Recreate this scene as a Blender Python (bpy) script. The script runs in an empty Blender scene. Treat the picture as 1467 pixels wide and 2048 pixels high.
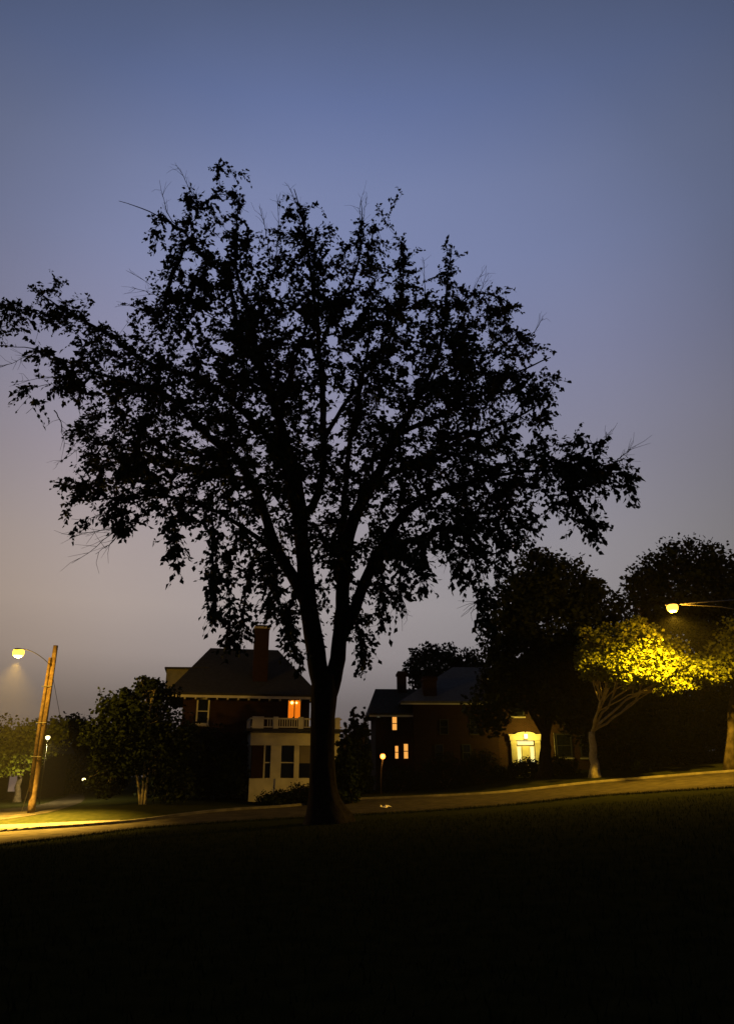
import bpy, bmesh, math, random
import numpy as np
from mathutils import Vector, Matrix

random.seed(7)
rng = np.random.default_rng(11)
R = math.radians
scene = bpy.context.scene
C = scene.collection

# ------------------------------------------------------------------ camera
PITCH = R(18.98); FPX = 1500.0; EYE = 1.6
cam_d = bpy.data.cameras.new('camera')
cam = bpy.data.objects.new('camera', cam_d); C.objects.link(cam)
cam.location = (0, 0, EYE); cam.rotation_euler = (R(90) + PITCH, 0, 0)
cam_d.sensor_fit = 'VERTICAL'; cam_d.sensor_height = 24.0
cam_d.lens = FPX / 2048.0 * 24.0
cam_d.clip_start = 0.1; cam_d.clip_end = 2000
scene.camera = cam

# ------------------------------------------------------------------ sky (dusk) and the last of the sun
SUN_EL, SUN_ROT = R(-3.5), R(-35)
w = bpy.data.worlds.new('World'); scene.world = w; w.use_nodes = True
nt = w.node_tree; nt.nodes.clear()
def N(t, **k):
    n = nt.nodes.new(t)
    for a, b in k.items(): setattr(n, a, b)
    return n
def srgb(r, g, b):
    f = lambda c: (c / 255 / 12.92) if c / 255 <= .04045 else ((c / 255 + .055) / 1.055) ** 2.4
    return (f(r), f(g), f(b), 1)
tc = N('ShaderNodeTexCoord'); sep = N('ShaderNodeSeparateXYZ')
nt.links.new(tc.outputs['Generated'], sep.inputs[0])
asn = N('ShaderNodeMath', operation='ARCSINE'); nt.links.new(sep.outputs['Z'], asn.inputs[0])
mp = N('ShaderNodeMapRange'); mp.inputs['From Min'].default_value = R(-10); mp.inputs['From Max'].default_value = R(90)
nt.links.new(asn.outputs[0], mp.inputs['Value'])
ramp = N('ShaderNodeValToRGB'); nt.links.new(mp.outputs[0], ramp.inputs[0])
# twilight arch: the colours seen straight ahead, by elevation, times a fall-off away from the glow's centre
FO = [(-1.0, (.14, .14, .12)), (0.0, (.22, .22, .185)), (.707, (.33, .33, .30)), (.80, (.44, .445, .41)), (.866, (.585, .595, .565)), (.94, (.865, .87, .86)), (1.0, (1.0, 1.0, 1.0))]
GC = (-2.0, 24.0)
stops = [(-10, (62, 58, 60)), (0, (84, 79, 82)), (4.5, (106, 101, 104)), (8, (140, 134, 137)), (11.5, (152, 146, 149)), (16, (150, 145, 152)), (22, (142, 139, 156)),
         (30, (131, 134, 165)), (37, (124, 133, 171)), (42, (117, 128, 167)), (47.5, (99, 113, 155)), (53, (83, 95, 128)), (60, (68, 78, 104)), (75, (46, 54, 74)), (90, (38, 45, 62))]
els = ramp.color_ramp.elements
while len(els) < len(stops): els.new(0.5)
for e, (deg, c) in zip(els, stops):
    lc = srgb(*c); e.position = (deg + 10) / 100
    e.color = (*[lc[k] / np.interp(math.cos(R(deg - GC[1])), [a for a, b in FO], [b[k] for a, b in FO]) for k in range(3)], 1)
def dirv(az, el): return (math.sin(R(az)) * math.cos(R(el)), math.cos(R(az)) * math.cos(R(el)), math.sin(R(el)))
def lobe(d, pts):
    v = N('ShaderNodeVectorMath', operation='DOT_PRODUCT'); nt.links.new(tc.outputs['Generated'], v.inputs[0]); v.inputs[1].default_value = d
    m_ = N('ShaderNodeMapRange'); m_.inputs['From Min'].default_value = -1; nt.links.new(v.outputs['Value'], m_.inputs['Value'])
    r_ = N('ShaderNodeValToRGB'); nt.links.new(m_.outputs[0], r_.inputs[0])
    while len(r_.color_ramp.elements) < len(pts): r_.color_ramp.elements.new(.5)
    for e, (p_, c_) in zip(r_.color_ramp.elements, pts):
        e.position = (p_ + 1) / 2; e.color = (*c_, 1) if isinstance(c_, tuple) else (c_, c_, c_, 1)
    return r_.outputs[0]
arch = lobe(dirv(*GC), FO)
# warm town and sunset glow low on the left
warm = lobe(dirv(-36, 4), [(-1.0, 1.0), (.68, 1.0), (.88, (1.20, 1.12, 1.06)), (.955, (1.44, 1.27, 1.10)), (1.0, (1.66, 1.36, 1.06))])
def mulc(a_, b_):
    m_ = N('ShaderNodeMix', data_type='RGBA', blend_type='MULTIPLY'); m_.inputs['Factor'].default_value = 1
    nt.links.new(a_, m_.inputs['A']); nt.links.new(b_, m_.inputs['B']); return m_
cn = N('ShaderNodeTexNoise'); cn.inputs['Scale'].default_value = 2.2; cn.inputs['Detail'].default_value = 3; nt.links.new(tc.outputs['Generated'], cn.inputs['Vector'])
cr_ = N('ShaderNodeValToRGB'); nt.links.new(cn.outputs['Fac'], cr_.inputs[0])
cr_.color_ramp.elements[0].position = .3; cr_.color_ramp.elements[0].color = (.93, .95, .96, 1); cr_.color_ramp.elements[1].position = .7; cr_.color_ramp.elements[1].color = (1.06, 1.05, 1.04, 1)
mul = mulc(mulc(mulc(ramp.outputs[0], arch).outputs['Result'], warm).outputs['Result'], cr_.outputs[0])
sky = N('ShaderNodeTexSky', sky_type='NISHITA'); sky.sun_disc = False
sky.sun_elevation = SUN_EL; sky.sun_rotation = SUN_ROT
b1 = N('ShaderNodeBackground'); b1.inputs['Strength'].default_value = 1.0
nt.links.new(mul.outputs['Result'], b1.inputs['Color'])
b2 = N('ShaderNodeBackground'); b2.inputs['Strength'].default_value = 0.05
nt.links.new(sky.outputs[0], b2.inputs['Color'])
ad = N('ShaderNodeAddShader'); out = N('ShaderNodeOutputWorld')
nt.links.new(b1.outputs[0], ad.inputs[0]); nt.links.new(b2.outputs[0], ad.inputs[1]); nt.links.new(ad.outputs[0], out.inputs[0])
sun_d = bpy.data.lights.new('sun', 'SUN'); sun_d.energy = 0.004; sun_d.angle = R(20); sun_d.color = (1, .75, .6)
sun = bpy.data.objects.new('sun', sun_d); C.objects.link(sun)
sun.rotation_euler = (R(88), 0, R(180 + 35)); sun.location = (-60, 90, 40)

scene.view_settings.view_transform = 'Standard'; scene.view_settings.look = 'None'
scene.view_settings.exposure = 0.0; scene.view_settings.gamma = 1.0
scene.cycles.use_denoising = True
scene.cycles.max_bounces = 4; scene.cycles.diffuse_bounces = 2; scene.cycles.glossy_bounces = 2
scene.cycles.transparent_max_bounces = 6; scene.cycles.volume_bounces = 0
scene.cycles.sample_clamp_indirect = 3

# ------------------------------------------------------------------ geometry of the view (pixel of the photograph -> ray)
CP, SP = math.cos(PITCH), math.sin(PITCH)
def ray(px, py):
    u = (px - 733.5) / FPX; v = (1024 - py) / FPX
    return np.array([u, CP - v * SP, SP + v * CP])
def P(px, py, Y):
    d = ray(px, py); t = Y / d[1]
    return np.array([d[0] * t, Y, EYE + d[2] * t])
def wpx(w_, p):                      # a width of w_ photo pixels at world point p, in metres
    return w_ * (p[1] * CP + (p[2] - EYE) * SP) / FPX
def sstep(a, b, x):
    t = np.clip((x - a) / (b - a), 0, 1); return t * t * (3 - 2 * t)
def gz(x, y):                        # the lie of the land: a cross slope rising to the right
    xe = 30 * np.tanh(np.asarray(x, float) / 30)
    z = (.05 * xe + .0022 * np.maximum(xe, 0) ** 2) * sstep(2, 25, np.asarray(y, float))
    z = z + .014 * np.clip(np.asarray(y, float) - 35, 0, 40) * sstep(30, 44, np.asarray(y, float))
    y_ = np.asarray(y, float); x_ = np.asarray(x, float)
    z = z + .5 * sstep(31.5, 39, y_) * sstep(-3, -11, x_) + .3 * sstep(39.5, 43, y_) * sstep(5, 10, x_)
    return z
def G(px, py, up=0.0):               # where a pixel's ray meets the ground
    d = ray(px, py); o = np.array([0, 0, EYE])
    ts = np.linspace(2, 130, 5000)
    pts = o + ts[:, None] * d
    h = pts[:, 2] - gz(pts[:, 0], pts[:, 1])
    k = np.where(h < 0)[0]
    i = k[0] if len(k) else -1
    p = pts[i].copy(); p[2] = gz(p[0], p[1]) + up
    return p

# ------------------------------------------------------------------ materials
def mat(name, col, rough=.85, spec=.2, noise=None, bump=0.0, scale=6.0, emit=None, estr=0, metal=0, alpha=None, trans=0, brick=None):
    m = bpy.data.materials.new(name); m.use_nodes = True
    t = m.node_tree; b = t.nodes['Principled BSDF']
    b.inputs['Base Color'].default_value = (*col, 1); b.inputs['Roughness'].default_value = rough
    b.inputs['Specular IOR Level'].default_value = spec; b.inputs['Metallic'].default_value = metal
    if trans: b.inputs['Transmission Weight'].default_value = trans
    co = t.nodes.new('ShaderNodeTexCoord')
    last = None
    if brick:
        bt = t.nodes.new('ShaderNodeTexBrick'); bt.inputs['Scale'].default_value = 1
        bt.inputs['Color1'].default_value = (*col, 1); bt.inputs['Color2'].default_value = (*[c * .65 for c in col], 1)
        bt.inputs['Mortar'].default_value = (*brick, 1); bt.inputs['Mortar Size'].default_value = .008
        bt.inputs['Brick Width'].default_value = .22; bt.inputs['Row Height'].default_value = .075
        sx = t.nodes.new('ShaderNodeSeparateXYZ'); cx = t.nodes.new('ShaderNodeCombineXYZ')
        a_ = t.nodes.new('ShaderNodeMath'); a_.operation = 'ADD'
        t.links.new(co.outputs['Object'], sx.inputs[0]); t.links.new(sx.outputs[0], a_.inputs[0]); t.links.new(sx.outputs[1], a_.inputs[1])
        t.links.new(a_.outputs[0], cx.inputs[0]); t.links.new(sx.outputs[2], cx.inputs[1]); t.links.new(cx.outputs[0], bt.inputs['Vector'])
        t.links.new(bt.outputs['Color'], b.inputs['Base Color'])
    if noise:
        nz = t.nodes.new('ShaderNodeTexNoise'); nz.inputs['Scale'].default_value = scale; nz.inputs['Detail'].default_value = 6
        t.links.new(co.outputs['Object'], nz.inputs['Vector'])
        rp = t.nodes.new('ShaderNodeValToRGB'); rp.color_ramp.elements[0].position = .35; rp.color_ramp.elements[1].position = .68
        rp.color_ramp.elements[0].color = (*col, 1); rp.color_ramp.elements[1].color = (*noise, 1)
        t.links.new(nz.outputs['Fac'], rp.inputs[0]); t.links.new(rp.outputs[0], b.inputs['Base Color'])
        if bump:
            bp = t.nodes.new('ShaderNodeBump'); bp.inputs['Strength'].default_value = bump; bp.inputs['Distance'].default_value = .03
            t.links.new(nz.outputs['Fac'], bp.inputs['Height']); t.links.new(bp.outputs[0], b.inputs['Normal'])
    if emit:
        b.inputs['Emission Color'].default_value = (*emit, 1); b.inputs['Emission Strength'].default_value = estr
    return m
M = {}
M['grass_ground'] = mat('grass_ground', (.009, .011, .004), 1, 0, (.016, .017, .006), .5, 3)
M['grass'] = mat('grass', (.012, .019, .006), .9, .02, (.02, .027, .008), 0, 2)
M['asphalt'] = mat('asphalt', (.020, .018, .015), .95, .0, (.040, .035, .028), .4, 2.2)
M['concrete'] = mat('concrete', (.06, .054, .045), .9, .1, (.11, .10, .082), .3, 3)
M['paving'] = mat('paving', (.045, .04, .034), .9, .1, (.09, .08, .066), .4, 1.2)
M['elm_leaf'] = mat('elm_leaf', (.018, .024, .011), .8, .04, (.028, .034, .015), 0, .8)
M['elm_bark'] = mat('elm_bark', (.010, .008, .007), .95, .02, (.02, .017, .014), .9, 9)
M['dark_leaf'] = mat('dark_leaf', (.010, .016, .006), .8, .03, (.020, .027, .009), 0, .7)
M['needle'] = mat('needle', (.007, .012, .005), .8, .03, (.012, .018, .008), 0, 1)
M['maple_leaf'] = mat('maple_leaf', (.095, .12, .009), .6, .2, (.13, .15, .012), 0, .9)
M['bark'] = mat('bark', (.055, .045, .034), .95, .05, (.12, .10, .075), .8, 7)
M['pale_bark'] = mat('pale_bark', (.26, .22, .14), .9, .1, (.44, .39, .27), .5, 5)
M['brick'] = mat('brick', (.028, .012, .009), .9, .03, brick=(.03, .025, .02))
M['white_paint'] = mat('white_paint', (.40, .38, .33), .6, .2, (.52, .50, .44), .05, 1.6)
M['shingle'] = mat('shingle', (.026, .025, .022), .95, .03, (.038, .036, .031), .5, 5)
M['cut_stone'] = mat('cut_stone', (.30, .27, .22), .85, .15, (.4, .37, .31), .3, 4)
M['glass'] = mat('glass', (.006, .007, .009), .08, .5)
M['blind'] = mat('blind', (.16, .14, .11), .9, .1)
M['pole_wood'] = mat('pole_wood', (.07, .046, .027), .95, .1, (.15, .105, .062), .6, 5)
M['metal'] = mat('metal', (.10, .10, .10), .5, .4, (.16, .155, .15), .1, 8, metal=.6)
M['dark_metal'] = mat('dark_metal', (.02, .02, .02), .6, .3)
M['lit_blind'] = mat('lit_blind', (.5, .4, .25), .9, .1, emit=(1, .42, .08), estr=1.0)
M['lit_curtain'] = mat('lit_curtain', (.5, .2, .05), .9, .1, emit=(1, .22, .008), estr=.75)
M['bulb'] = mat('bulb', (.8, .7, .4), .5, .3, emit=(1, .66, .14), estr=6)
M['sodium'] = mat('sodium', (.8, .7, .4), .5, .3, emit=(1, .44, .035), estr=4.5)
M['pale_lit'] = mat('pale_lit', (.5, .5, .4), .9, .1, emit=(.75, .72, .42), estr=.8)
M['far_lamp'] = mat('far_lamp', (.8, .8, .6), .5, .3, emit=(1, .82, .35), estr=4)
M['orange_bulb'] = mat('orange_bulb', (.8, .6, .3), .5, .3, emit=(1, .27, .035), estr=4)
M['shaded_white_paint'] = mat('shaded_white_paint', (.14, .13, .11), .8, .1, (.18, .17, .15), 0, 3)  # darker copy of white_paint; the dormer wall's shade is in the colour
M['lightspot_bark'] = mat('lightspot_bark', (.022, .018, .013), .95, .03, (.07, .058, .042), .8, 3)  # lamplight falling through leaves onto the trunk, painted as paler patches
M['warm_brick'] = mat('warm_brick', (.045, .019, .011), .9, .03, brick=(.05, .042, .034))
M['skylit_shingle'] = mat('skylit_shingle', (.06, .06, .06), .9, .1, (.085, .085, .085), .4, 5)  # lighter copy of shingle; sky light on the roof put into the colour
M['paper'] = mat('paper', (.75, .7, .62), .9, .1)

# ------------------------------------------------------------------ mesh helpers
def link(name, me, m, parent=None):
    o = bpy.data.objects.new(name, me); C.objects.link(o)
    if m is not None and not me.materials: me.materials.append(m)
    if parent is not None: o.parent = parent
    return o
def tag(o, label=None, cat=None, group=None, kind=None):
    if label: o['label'] = label
    if cat: o['category'] = cat
    if group: o['group'] = group
    if kind: o['kind'] = kind
    return o
def empty(name, loc=(0, 0, 0), rz=0):
    o = bpy.data.objects.new(name, None); C.objects.link(o)
    o.location = tuple(float(c) for c in loc); o.rotation_euler = (0, 0, rz); o.empty_display_size = .3
    return o
class MB:
    def __init__(s): s.v = []; s.f = []
    def box(s, x0, x1, y0, y1, z0, z1):
        b = len(s.v)
        s.v += [(x, y, z) for z in (z0, z1) for y in (y0, y1) for x in (x0, x1)]
        s.f += [tuple(b + i for i in q) for q in ((0, 2, 3, 1), (4, 5, 7, 6), (0, 1, 5, 4), (2, 6, 7, 3), (0, 4, 6, 2), (1, 3, 7, 5))]
        return s
    def poly(s, pts, faces):
        b = len(s.v); s.v += [tuple(float(c) for c in p) for p in pts]; s.f += [tuple(b + i for i in q) for q in faces]
        return s
    def tube(s, pts, rad, sides=6, flare=None, cap=True):
        pts = [np.asarray(p, float) for p in pts]; n = len(pts); b = len(s.v)
        ref = np.array([.31, .95, .05])
        prev = None
        for i, p in enumerate(pts):
            d = pts[min(i + 1, n - 1)] - pts[max(i - 1, 0)]; d = d / (np.linalg.norm(d) + 1e-9)
            a = (ref if prev is None else prev); a = a - d * a.dot(d)
            if np.linalg.norm(a) < 1e-3: a = np.array([1., 0, 0]) - d * d[0]
            a /= np.linalg.norm(a); prev = a; c = np.cross(d, a)
            for k in range(sides):
                th = 2 * math.pi * k / sides
                r = rad[i] * (flare(i, th) if flare else 1)
                s.v.append(tuple(p + r * (math.cos(th) * a + math.sin(th) * c)))
        for i in range(n - 1):
            for k in range(sides):
                k2 = (k + 1) % sides
                s.f.append((b + i * sides + k, b + i * sides + k2, b + (i + 1) * sides + k2, b + (i + 1) * sides + k))
        if cap:
            s.f.append(tuple(b + k for k in range(sides))[::-1]); s.f.append(tuple(b + (n - 1) * sides + k for k in range(sides)))
        return s
    def lathe(s, prof, sides=12, cx=0, cy=0):
        b = len(s.v)
        for (r, z) in prof:
            for k in range(sides):
                th = 2 * math.pi * k / sides
                s.v.append((cx + r * math.cos(th), cy + r * math.sin(th), z))
        for i in range(len(prof) - 1):
            for k in range(sides):
                k2 = (k + 1) % sides
                s.f.append((b + i * sides + k, b + i * sides + k2, b + (i + 1) * sides + k2, b + (i + 1) * sides + k))
        s.f.append(tuple(b + k for k in range(sides))[::-1]); s.f.append(tuple(b + (len(prof) - 1) * sides + k for k in range(sides)))
        return s
    def build(s, name, m, parent=None, smooth=False, bevel=0):
        me = bpy.data.meshes.new(name); me.from_pydata(s.v, [], s.f)
        if smooth: me.polygons.foreach_set('use_smooth', [True] * len(me.polygons))
        me.update()
        o = link(name, me, m, parent)
        if bevel:
            bv = o.modifiers.new('bevel', 'BEVEL'); bv.width = bevel; bv.segments = 2; bv.limit_method = 'ANGLE'
        return o
def np_mesh(name, V, F, m, parent=None):
    V = np.asarray(V, np.float32); F = np.asarray(F, np.int32); k = F.shape[1]
    me = bpy.data.meshes.new(name)
    me.vertices.add(len(V)); me.vertices.foreach_set('co', V.ravel())
    me.loops.add(F.size); me.loops.foreach_set('vertex_index', F.ravel())
    me.polygons.add(len(F)); me.polygons.foreach_set('loop_start', np.arange(0, F.size, k, dtype=np.int32))
    me.polygons.foreach_set('loop_total', np.full(len(F), k, np.int32))
    me.update(calc_edges=True); me.validate()
    return link(name, me, m, parent)
def leaves(cent, length, wid=.6, droop=.5, out=None, fold=.35, dirs=None):
    """folded two-triangle leaves round the given points"""
    n = len(cent); L = length * rng.uniform(.6, 1.45, n)[:, None]
    d = rng.normal(size=(n, 3)); d[:, 2] = d[:, 2] * .6 - droop
    if dirs is not None: d = np.array(dirs)
    if out is not None: d += out
    d /= np.linalg.norm(d, axis=1)[:, None]
    s = rng.normal(size=(n, 3)); s -= d * (s * d).sum(1)[:, None]; s /= np.linalg.norm(s, axis=1)[:, None]
    q = np.cross(d, s); W = L * wid * .5
    base = cent - d * L * .5; tip = cent + d * L * .5
    mid = cent - d * L * .08
    l = mid + s * W + q * W * fold; r = mid - s * W + q * W * fold
    V = np.stack([base, l, tip, r], 1).reshape(-1, 3)
    i = np.arange(n)[:, None] * 4
    F = np.concatenate([i + [0, 2, 1], i + [0, 3, 2]], 0)
    return V, F

# ------------------------------------------------------------------ ground, roads, kerbs
def axis(a, b, lo, hi, fine, coarse):
    t = list(np.arange(lo, hi + 1e-6, fine))
    x = lo; st = fine
    left = []
    while x > a: st = min(st * 1.35, coarse); x -= st; left.append(x)
    x = hi; st = fine; right = []
    while x < b: st = min(st * 1.35, coarse); x += st; right.append(x)
    return np.array(left[::-1] + t + right)
gx = axis(-190, 190, -40, 40, 1.0, 14); gy = axis(-60, 230, -4, 60, 1.0, 14)
X, Y = np.meshgrid(gx, gy); Z = gz(X, Y)
nx, ny = len(gx), len(gy)
idx = np.arange(nx * ny).reshape(ny, nx)
F = np.stack([idx[:-1, :-1], idx[:-1, 1:], idx[1:, 1:], idx[1:, :-1]], -1).reshape(-1, 4)
ground = np_mesh('lawn', np.stack([X, Y, Z], -1).reshape(-1, 3), F, M['grass_ground'])
tag(ground, 'dark mown lawn rising gently towards the street', 'lawn', kind='structure')

def resample(pts, n):
    pts = np.array(pts, float); d = np.r_[0, np.cumsum(np.linalg.norm(np.diff(pts, axis=0), axis=1))]
    t = np.linspace(0, d[-1], n)
    q = np.stack([np.interp(t, d, pts[:, k]) for k in range(pts.shape[1])], 1)
    for _ in range(6):
        q[1:-1] = (q[:-2] + 2 * q[1:-1] + q[2:]) / 4
    return q
def strip(name, A, B, off, m, n=90, k=8, edge=0.0):
    A = resample([p[:2] for p in A], n); B = resample([p[:2] for p in B], n)
    t = np.linspace(0, 1, k + 1)[None, :, None]
    Q = A[:, None, :] * (1 - t) + B[:, None, :] * t
    Zq = gz(Q[..., 0], Q[..., 1]) + off
    V = np.concatenate([Q, Zq[..., None]], -1).reshape(-1, 3)
    i = np.arange(n * (k + 1)).reshape(n, k + 1)
    Fq = np.stack([i[:-1, :-1], i[1:, :-1], i[1:, 1:], i[:-1, 1:]], -1).reshape(-1, 4)
    return np_mesh(name, V, Fq, m), A, B
far_px = [(-330, 1700), (0, 1664), (140, 1656), (280, 1645), (480, 1621), (700, 1600), (850, 1595), (990, 1588), (1180, 1567), (1400, 1549), (1620, 1533)]
near_px = [(-330, 1745), (0, 1689), (150, 1673), (280, 1656), (480, 1642), (700, 1630), (850, 1622), (990, 1612), (1180, 1592), (1400, 1578), (1620, 1566)]
farw = [G(*p) for p in far_px]; nearw = [G(*p) for p in near_px]
road, RA, RB = strip('street', nearw, farw, .012, M['asphalt'], 120, 10)
tag(road, 'worn asphalt street curving behind the elm', 'street', kind='structure')
def kerb(name, line, side, w_=.16, h=.12, m='concrete', label=''):
    L = np.asarray(line); t = np.gradient(L, axis=0); t /= np.linalg.norm(t, axis=1)[:, None]
    nrm = np.stack([-t[:, 1], t[:, 0]], 1) * side
    A = L; B = L + nrm * w_; z = gz(A[:, 0], A[:, 1])
    n = len(L); V = []
    for i in range(n):
        V += [(A[i, 0], A[i, 1], z[i] - .05), (A[i, 0] + nrm[i, 0] * .02, A[i, 1] + nrm[i, 1] * .02, z[i] + h), (B[i, 0], B[i, 1], z[i] + h), (B[i, 0], B[i, 1], z[i] - .05)]
    Fk = []
    for i in range(n - 1):
        for k in range(3): Fk.append((i * 4 + k, (i + 1) * 4 + k, (i + 1) * 4 + k + 1, i * 4 + k + 1))
    o = np_mesh(name, V, Fk, M[m]); tag(o, label, 'kerb', kind='structure'); return o
kerb('kerb', RB, 1, label='pale concrete kerb along the house side of the street')
# a strip of pavement behind the kerb on the corner by the utility pole
pav, _, _ = strip('pavement', [G(-200, 1672), G(0, 1657), G(90, 1654), G(170, 1649), G(240, 1642)], [G(-200, 1664), G(0, 1650), G(90, 1647), G(170, 1643), G(240, 1641)], .02, M['paving'], 40, 3)
tag(pav, 'narrow concrete pavement at the street corner', 'pavement', kind='structure')
side, SA, SB = strip('side_street', [G(-330, 1668), G(-100, 1652), G(20, 1638), (G(85, 1629)), G(125, 1620), G(162, 1606), G(170, 1598), G(168, 1590)],
                     [G(-330, 1640), G(-100, 1626), G(20, 1618), G(70, 1612), G(95, 1606), G(112, 1600), G(130, 1595), G(140, 1588)], .014, M['asphalt'], 70, 6)
tag(side, 'side street running off between the trees', 'street', kind='structure')

# grass blades: the near lawn and the ragged edge of the street
def blades():
    pts = []
    y = rng.uniform(0, 1, 26000) ** .75 * 24 + 3; x = rng.uniform(-.62, .62, 26000) * (y + 2); pts.append(np.stack([x, y], 1))
    e = resample(RA, 400); k = rng.integers(0, 400, 16000)
    q = e[k] + rng.normal(size=(16000, 2)) * .35 + [0, -.45]; pts.append(q)
    q = np.concatenate(pts)
    # keep off the road
    d = np.min(np.linalg.norm(q[:, None, :] - RA[None, ::2, :], axis=2), axis=1)
    kk = np.argmin(np.linalg.norm(q[:, None, :] - RA[None, ::1, :], axis=2), axis=1)
    tt = np.gradient(RA, axis=0); rel = q - RA[kk]; crossz = tt[kk, 0] * rel[:, 1] - tt[kk, 1] * rel[:, 0]
    q = q[crossz < -.02 * np.linalg.norm(tt[kk], axis=1)]
    n = len(q); z = gz(q[:, 0], q[:, 1]); h = rng.uniform(.05, .13, n); a = rng.uniform(0, 6.28, n)
    wv = np.stack([np.cos(a), np.sin(a), 0 * a], 1) * .008
    c = np.concatenate([q, z[:, None] - .01], 1); lean = rng.normal(size=(n, 3)) * .03; lean[:, 2] = h
    V = np.stack([c - wv, c + wv, c + lean], 1).reshape(-1, 3)
    return np_mesh('grass', V, np.arange(n * 3).reshape(-1, 3), M['grass'])
tag(blades(), 'dark unmown grass fringing the lawn and street', 'grass', kind='stuff')

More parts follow.
